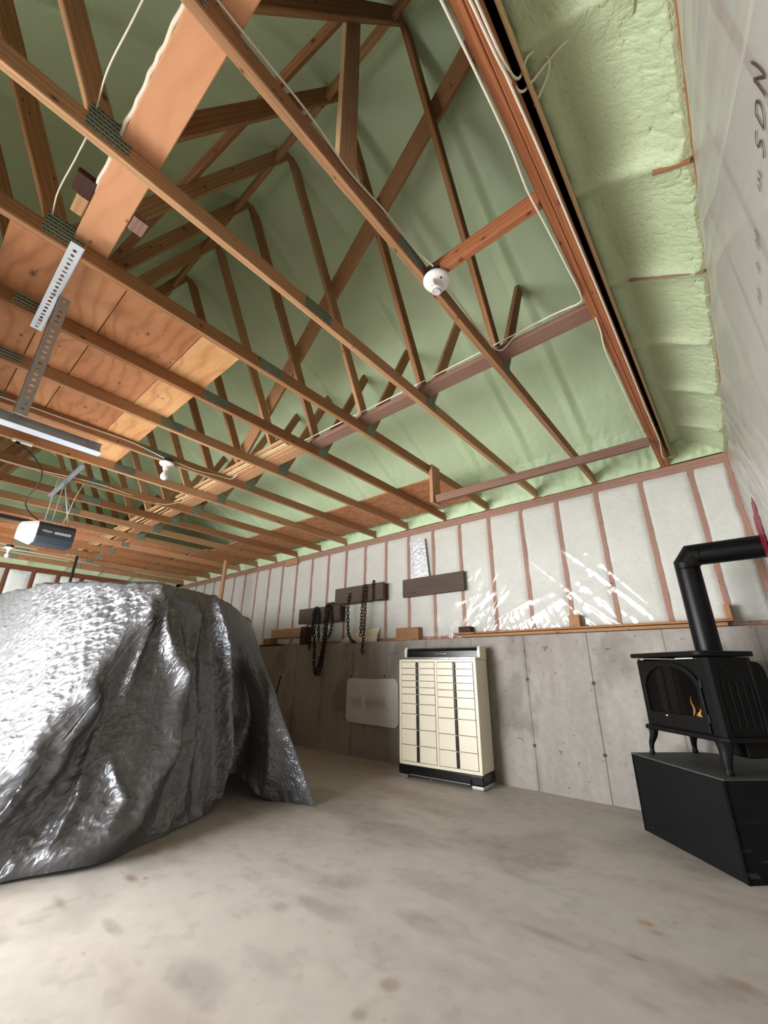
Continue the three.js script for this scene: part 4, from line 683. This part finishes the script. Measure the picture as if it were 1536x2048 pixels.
  part('ash_pan', at(rbox(0.2, 0.09, 0.16, 0.01), 0.64, 0.13, -0.33), matteBlack, t);
  for (const [a, b] of [[0.14, 0.475], [0.62, 0.66]]) part('vent_slot', at(rbox(b - a < 0.2 ? 0.03 : 0.04, 0.006, 0.003, 0.001), a + 0.02, yT - 0.006, zF + 0.004), std({ color: 0xcfcac2, roughness: 0.4 }), t);
  part('vent_slot', at(rbox(0.15, 0.007, 0.003, 0.001), 0.575, yT - 0.006, zF + 0.004), std({ color: 0xcfcac2, roughness: 0.4 }), t);
  const leg = (x, z, ox, oz, s) => { // cabriole leg, thick at the top
    const c = new THREE.CatmullRomCurve3([V(x, 0.178, z), V(x + ox * 0.2, 0.13, z + oz * 0.2), V(x + ox * 0.85, 0.07, z + oz * 0.85), V(x + ox, 0.02, z + oz), V(x + ox * 1.1, 0, z + oz * 1.1)]);
    const g = new THREE.TubeGeometry(c, 20, 1, 10), p = g.attributes.position; for (let i = 0; i < p.count; i++) { const k = Math.floor(i / 11) / 20, q = c.getPointAt(clamp(k)), w = mix(0.042, 0.013, Math.pow(k, 0.7)) * s + (k > 0.88 ? 0.006 : 0); p.setXYZ(i, q.x + (p.getX(i) - q.x) * w, Math.max(0.0005, q.y + (p.getY(i) - q.y) * w), q.z + (p.getZ(i) - q.z) * w); }
    g.computeVertexNormals(); part('leg', g, castIron, t);
  };
  leg(0.125, -0.125, -0.045, 0.012, 0.8); leg(0.725, -0.125, 0.0, 0.015, 1.25); leg(0.13, -0.42, -0.08, -0.05, 0.9); leg(0.70, -0.42, 0.03, -0.04, 0.9);
}
{ // flue: mitred black pipe up from the stove and across to the side wall
  const t = thing('stove_pipe', 'matte black stove pipe rising from the stove and turning into the side wall', 'stove pipe', [-0.478, 1.146, 0.60]);
  const R = 0.079, pipeM = phys({ color: 0x040405, roughness: 0.42, specularIntensity: 0.5 });
  const mitre = (path) => { const n = 40, P2 = [], I = [], U = []; for (let i = 0; i < path.length; i++) { const p = path[i], a = i ? p.clone().sub(path[i - 1]).normalize() : null, b = i < path.length - 1 ? path[i + 1].clone().sub(p).normalize() : null; const d = a || b, m = a && b ? a.clone().add(b).normalize() : d; const e1 = V(0, 0, 1), e2 = e1.clone().cross(d).normalize(); for (let k = 0; k <= n; k++) { const f = k / n * 6.28319, o = e1.clone().multiplyScalar(Math.cos(f) * R).addScaledVector(e2, Math.sin(f) * R); const s = -o.dot(m) / d.dot(m); o.addScaledVector(d, s).add(p); P2.push(o.x, o.y, o.z); U.push(k / n, i); } }
    for (let i = 0; i < path.length - 1; i++) for (let k = 0; k < n; k++) { const a = i * (n + 1) + k; I.push(a, a + 1, a + n + 2, a, a + n + 2, a + n + 1); }
    const g = new THREE.BufferGeometry(); g.setAttribute('position', new THREE.Float32BufferAttribute(P2, 3)); g.setAttribute('uv', new THREE.Float32BufferAttribute(U, 2)); g.setIndex(I); const q = g.toNonIndexed(); q.computeVertexNormals(); // smooth round, crisp at mitres
    const pos = q.attributes.position, nor = q.attributes.normal; return q; };
  part('vertical_pipe', at(cyl(R, R, 0.63, 40, true), 0, 0.30, 0), pipeM, t);
  part('elbow', mitre([V(0, 0.60, 0), V(0, 0.645, 0), V(0.05, 0.711, 0), V(0.10, 0.711, 0)]), pipeM, t);
  part('horizontal_pipe', at(cyl(R, R, 0.40, 40, true).rotateZ(Math.PI / 2), 0.29, 0.711, 0), pipeM, t);
  part('collar', at(cyl(R + 0.004, R + 0.004, 0.02, 40, true), 0, 0.008, 0), pipeM, t);
  single('red_flashing_tape', grid(10, 10, (u, v) => [-0.022 - 0.02 * Math.sin(u * 3.14) * Math.sin(v * 3.14) - 0.01 * n3(u * 6, v * 6), 1.74 + 0.37 * v, 0.62 + 0.30 * u + 0.12 * v]), std({ color: 0x7c0a22, roughness: 0.35 }), 'red flashing tape sealing the film where the stove pipe enters the wall', 'tape');
  const wl = []; for (let i = 0; i < 14; i++) { const a = i / 13 * 7.5; wl.push([-0.06 + 0.012 * Math.sin(i), 1.36 + 0.05 + 0.055 * Math.cos(a), 0.80 + 0.055 * Math.sin(a)]); }
  cable(wl, 0.003, 'coil of thin tan wire on the side wall ledge behind the stove pipe', std({ color: 0xa98c5c, roughness: 0.5 }), 'wire_coil');
}

// ---------------------------------------------------------------- vehicle under a silver tarp
{
  // stations round the hem: bottom x,y,z then shoulder x,y,z
  const K = [[-9.2, 0, 4.15, -8.3, 1.88, 3.52], [-7.6, 0, 4.15, -7.4, 1.86, 3.52], [-6, 0, 4.15, -6, 1.78, 3.50], [-4.9, 0, 4.13, -5.0, 1.72, 3.46], [-4.1, 0, 4.13, -4.3, 1.66, 3.30], [-3.36, 0, 4.17, -3.76, 1.63, 3.06], [-3.42, 0, 3.68, -3.765, 1.63, 2.92], [-3.30, 0, 3.28, -3.775, 1.63, 2.78], [-3.46, 0.01, 2.80, -3.785, 1.62, 2.64], [-3.60, 0.03, 2.46, -3.79, 1.605, 2.54], [-3.70, 0.14, 2.28, -3.80, 1.58, 2.46], [-3.80, 0.17, 2.14, -3.81, 1.56, 2.38], [-3.62, 0.03, 1.97, -3.83, 1.53, 2.30], [-3.42, 0.0, 1.84, -3.87, 1.48, 2.20], [-3.20, 0.005, 1.755, -3.93, 1.45, 2.10], [-3.6, 0, 1.60, -4.05, 1.50, 2.05], [-4.6, 0, 1.55, -4.8, 1.66, 2.0], [-6.2, 0, 1.5, -6.2, 1.78, 2.0], [-9.2, 0, 1.5, -8.3, 1.86, 2.0]];
  const cat = (k, c) => { const n = K.length - 1, f = clamp(k) * n, i = Math.min(n - 1, Math.floor(f)), t = f - i, g = (j) => K[Math.min(n, Math.max(0, j))][c]; const a = g(i - 1), b = g(i), d = g(i + 1), e = g(i + 2); const m0 = (d - a) * 0.35, m1 = (e - b) * 0.35, t2 = t * t, t3 = t2 * t; return (2 * t3 - 3 * t2 + 1) * b + (t3 - 2 * t2 + t) * m0 + (-2 * t3 + 3 * t2) * d + (t3 - t2) * m1; };
  const kmap = (u) => u < 0.22 ? u / 0.22 * (4.2 / 18) : u < 0.88 ? (4.2 + (u - 0.22) / 0.66 * 10.6) / 18 : (14.8 + (u - 0.88) / 0.12 * 3.2) / 18;
  const TS = 0.80;                                                   // v below this = skirt of the tarp, above = roof
  const base = (u, v) => {
    const k = kmap(u), b = [cat(k, 0), cat(k, 1), cat(k, 2)], s = [cat(k, 3), cat(k, 4), cat(k, 5)];
    if (v <= TS) { const t = v / TS, w = t + 0.10 * Math.sin(Math.PI * t) * (k * 18 > 11 ? 0.3 : 1) * (k * 18 > 5.5 ? 0.25 : 0.8); const yy = mix(b[1], s[1], t); return [mix(b[0], s[0], w), yy, mix(b[2], s[2], w)]; }
    const t = (v - TS) / (1 - TS), c = [Math.min(s[0] - 0.5, -4.4), s[1] + 0.09, 2.72]; return [mix(s[0], c[0], t), s[1] + 0.09 * Math.sin(t * 1.57), mix(s[2], c[2], t)];
  };
  const F = [ // folds: ridge lines in (z, y) on the end of the vehicle, height, half width
    [[[3.42, 0.97], [3.41, 0.76], [3.51, 0.61], [3.58, 0.38]], 0.075, 0.065], [[[3.64, 0.62], [3.67, 0.45], [3.76, 0.25]], 0.05, 0.07],
    [[[2.86, 0.95], [2.89, 0.49], [3.03, 0.31], [3.14, 0.13], [3.36, 0.06], [3.6, 0.04]], 0.12, 0.085], [[[3.06, 1.60], [3.0, 1.33], [2.9, 1.01], [2.78, 0.68]], 0.07, 0.05],
    [[[2.89, 1.36], [2.87, 1.04], [2.89, 0.80]], 0.045, 0.04], [[[2.575, 1.60], [2.52, 1.16], [2.47, 0.78], [2.43, 0.44], [2.41, 0.10]], 0.17, 0.034], [[[3.10, 1.57], [3.13, 1.32], [3.16, 1.04], [3.2, 0.84]], 0.045, 0.04],
    [[[2.75, 1.58], [2.71, 1.35], [2.76, 1.04], [2.68, 0.69], [2.69, 0.4], [2.72, 0.1]], 0.03, 0.035], [[[3.33, 0.73], [3.39, 0.29], [3.48, 0.09]], 0.03, 0.03], [[[2.22, 1.15], [2.14, 0.62], [2.16, 0.1]], -0.2, 0.085],
    [[[2.98, 1.57], [2.80, 1.50], [2.68, 1.38]], 0.025, 0.04], [[[3.25, 0.5], [3.18, 0.26], [3.26, 0.13]], 0.03, 0.03], [[[2.66, 1.1], [2.60, 0.7], [2.60, 0.1]], -0.05, 0.05], [[[2.30, 0.9], [2.28, 0.5], [2.26, 0.14]], -0.05, 0.05], [[[2.0, 1.0], [1.98, 0.5], [1.95, 0.05]], 0.03, 0.05], [[[2.80, 0.9], [2.77, 0.5], [2.9, 0.15]], -0.03, 0.04]];
  const segd = (z, y, L) => { let best = 9, bt = 0; for (let i = 0; i < L.length - 1; i++) { const ax = L[i][0], ay = L[i][1], dx = L[i + 1][0] - ax, dy = L[i + 1][1] - ay, t = clamp(((z - ax) * dx + (y - ay) * dy) / (dx * dx + dy * dy)), d = Math.hypot(z - ax - t * dx, y - ay - t * dy); if (d < best) { best = d; bt = (i + t) / (L.length - 1); } } return [best, bt]; };
  const NU = 860, NV = 300, B = [];
  for (let j = 0; j <= NV; j++) { B.push([]); for (let i = 0; i <= NU; i++) B[j].push(base(i / NU, j / NV)); }
  const sub = (a, b) => [a[0] - b[0], a[1] - b[1], a[2] - b[2]];
  const tarp = grid(NU, NV, (u, v, i, j) => {
    const p = B[j][i], e1 = sub(B[j][Math.min(NU, i + 3)], B[j][Math.max(0, i - 3)]), e2 = sub(B[Math.min(NV, j + 3)][i], B[Math.max(0, j - 3)][i]);
    let n = [e1[1] * e2[2] - e1[2] * e2[1], e1[2] * e2[0] - e1[0] * e2[2], e1[0] * e2[1] - e1[1] * e2[0]]; const l = Math.hypot(...n) || 1; n = n.map((q) => q / l);
    const kk = kmap(u) * 18, end = sstep(4.9, 5.3, kk) * sstep(14.6, 13.8, kk), side = sstep(5.2, 4.6, kk), skirt = sstep(TS + 0.03, TS - 0.04, v);
    let d = 0, fm = 0;
    if (end > 0 && skirt > 0) for (const [L, h, w] of F) { const [q, t] = segd(p[2], p[1], L); if (q < 4 * w) { const taper = (0.35 + 0.65 * sstep(0, 0.25, t)) * (0.5 + 0.5 * sstep(1, 0.8, t)); const g = Math.pow(1 / (1 + (q / w) * (q / w)), 1.4) * end * skirt; d += h * taper * g; if (h > 0.025) fm = Math.max(fm, g); } }
    if (side > 0) d += side * (0.018 * fbm(p[0] * 3, p[1] * 3, 8, 2) + 0.010 * Math.pow(1 - Math.abs(n3(p[0] * 3 + p[1] * 4, p[1] * 1.2, 15)), 4));
    // crumple of the stiff sheet
    const q = [p[0] * 1, p[1], p[2]];
    d += 0.016 * fbm(q[0] * 3.2, q[1] * 3.2, q[2] * 3.2, 3);
    const wx = 0.03 * n3(q[0] * 7, q[1] * 7, q[2] * 7), wy = 0.03 * n3(q[0] * 7 + 9, q[1] * 7, q[2] * 7); const cr = 1 - Math.abs(n3((q[0] + wx) * 13, (q[1] + wy) * 13, q[2] * 13)), cr2 = 1 - Math.abs(n3((q[0] - wy) * 27 + 5, (q[1] + wx) * 27, q[2] * 27));
    const tail = sstep(10.8, 11.8, kk), rough = (0.16 + 0.95 * side + 0.5 * sstep(0.0, 0.4, n3(q[0] * 2.1, q[1] * 2.1, q[2] * 2.1 + 7))) * (1 - 0.85 * tail) + 0.55 * fm;
    d += rough * (0.013 * Math.pow(cr, 1.5) + 0.0095 * Math.pow(cr2, 1.3));
    const hem = sstep(0.05, 0.0, v); d += hem * 0.02 * n3(u * 60, 2, 3);
    return [p[0] + n[0] * d, Math.max(0.004 + 0.003 * (v < 0.01), p[1] + n[1] * d), p[2] + n[2] * d];
  }, (u, v, p) => [u * 9, v * 2.6]);
  const crTex = tex(1024, 1024, (u, v) => { const a = 1 - Math.abs(pn(u * 16 + 0.6 * pn(u * 8, v * 8, 8, 8, 401), v * 16 + 0.6 * pn(u * 8, v * 8, 8, 8, 403), 4096, 4096, 405)), b = 1 - Math.abs(pn(u * 34, v * 34, 34, 34, 407)), c = pn(u * 80, v * 80, 80, 80, 409); return 60 + 90 * a * a + 60 * b * b + 10 * c; }, false, 1, 1);
  const tarpMat = phys({ color: 0x6e6f72, metalness: 0.62, roughness: 0.34, bumpMap: crTex, bumpScale: 0.007 });
  const g = thing('covered_vehicle', 'vehicle hidden under a crumpled silver tarp that reaches the floor', 'covered vehicle', [0, 0, 0]);
  part('tarp', tarp, tarpMat, g);
  part('grommet', at(new THREE.TorusGeometry(0.011, 0.004, 8, 16).rotateY(1.2), -3.305, 0.07, 3.20), std({ color: 0x3c3e3e, metalness: 0.6, roughness: 0.4 }), g);
  const ty = [[0.19, -0.1], [0.30, -0.1], [0.325, -0.07], [0.33, 0], [0.325, 0.07], [0.30, 0.1], [0.19, 0.1]].map((p) => new THREE.Vector2(p[0], p[1]));
  part('tyre', at(new THREE.LatheGeometry(ty, 40).rotateX(Math.PI / 2), -4.22, 0.331, 2.28), std({ color: 0x101010, roughness: 0.85 }), g, 'black tyre in the gap below the tarp hem');
}

renderer.render(scene, camera);
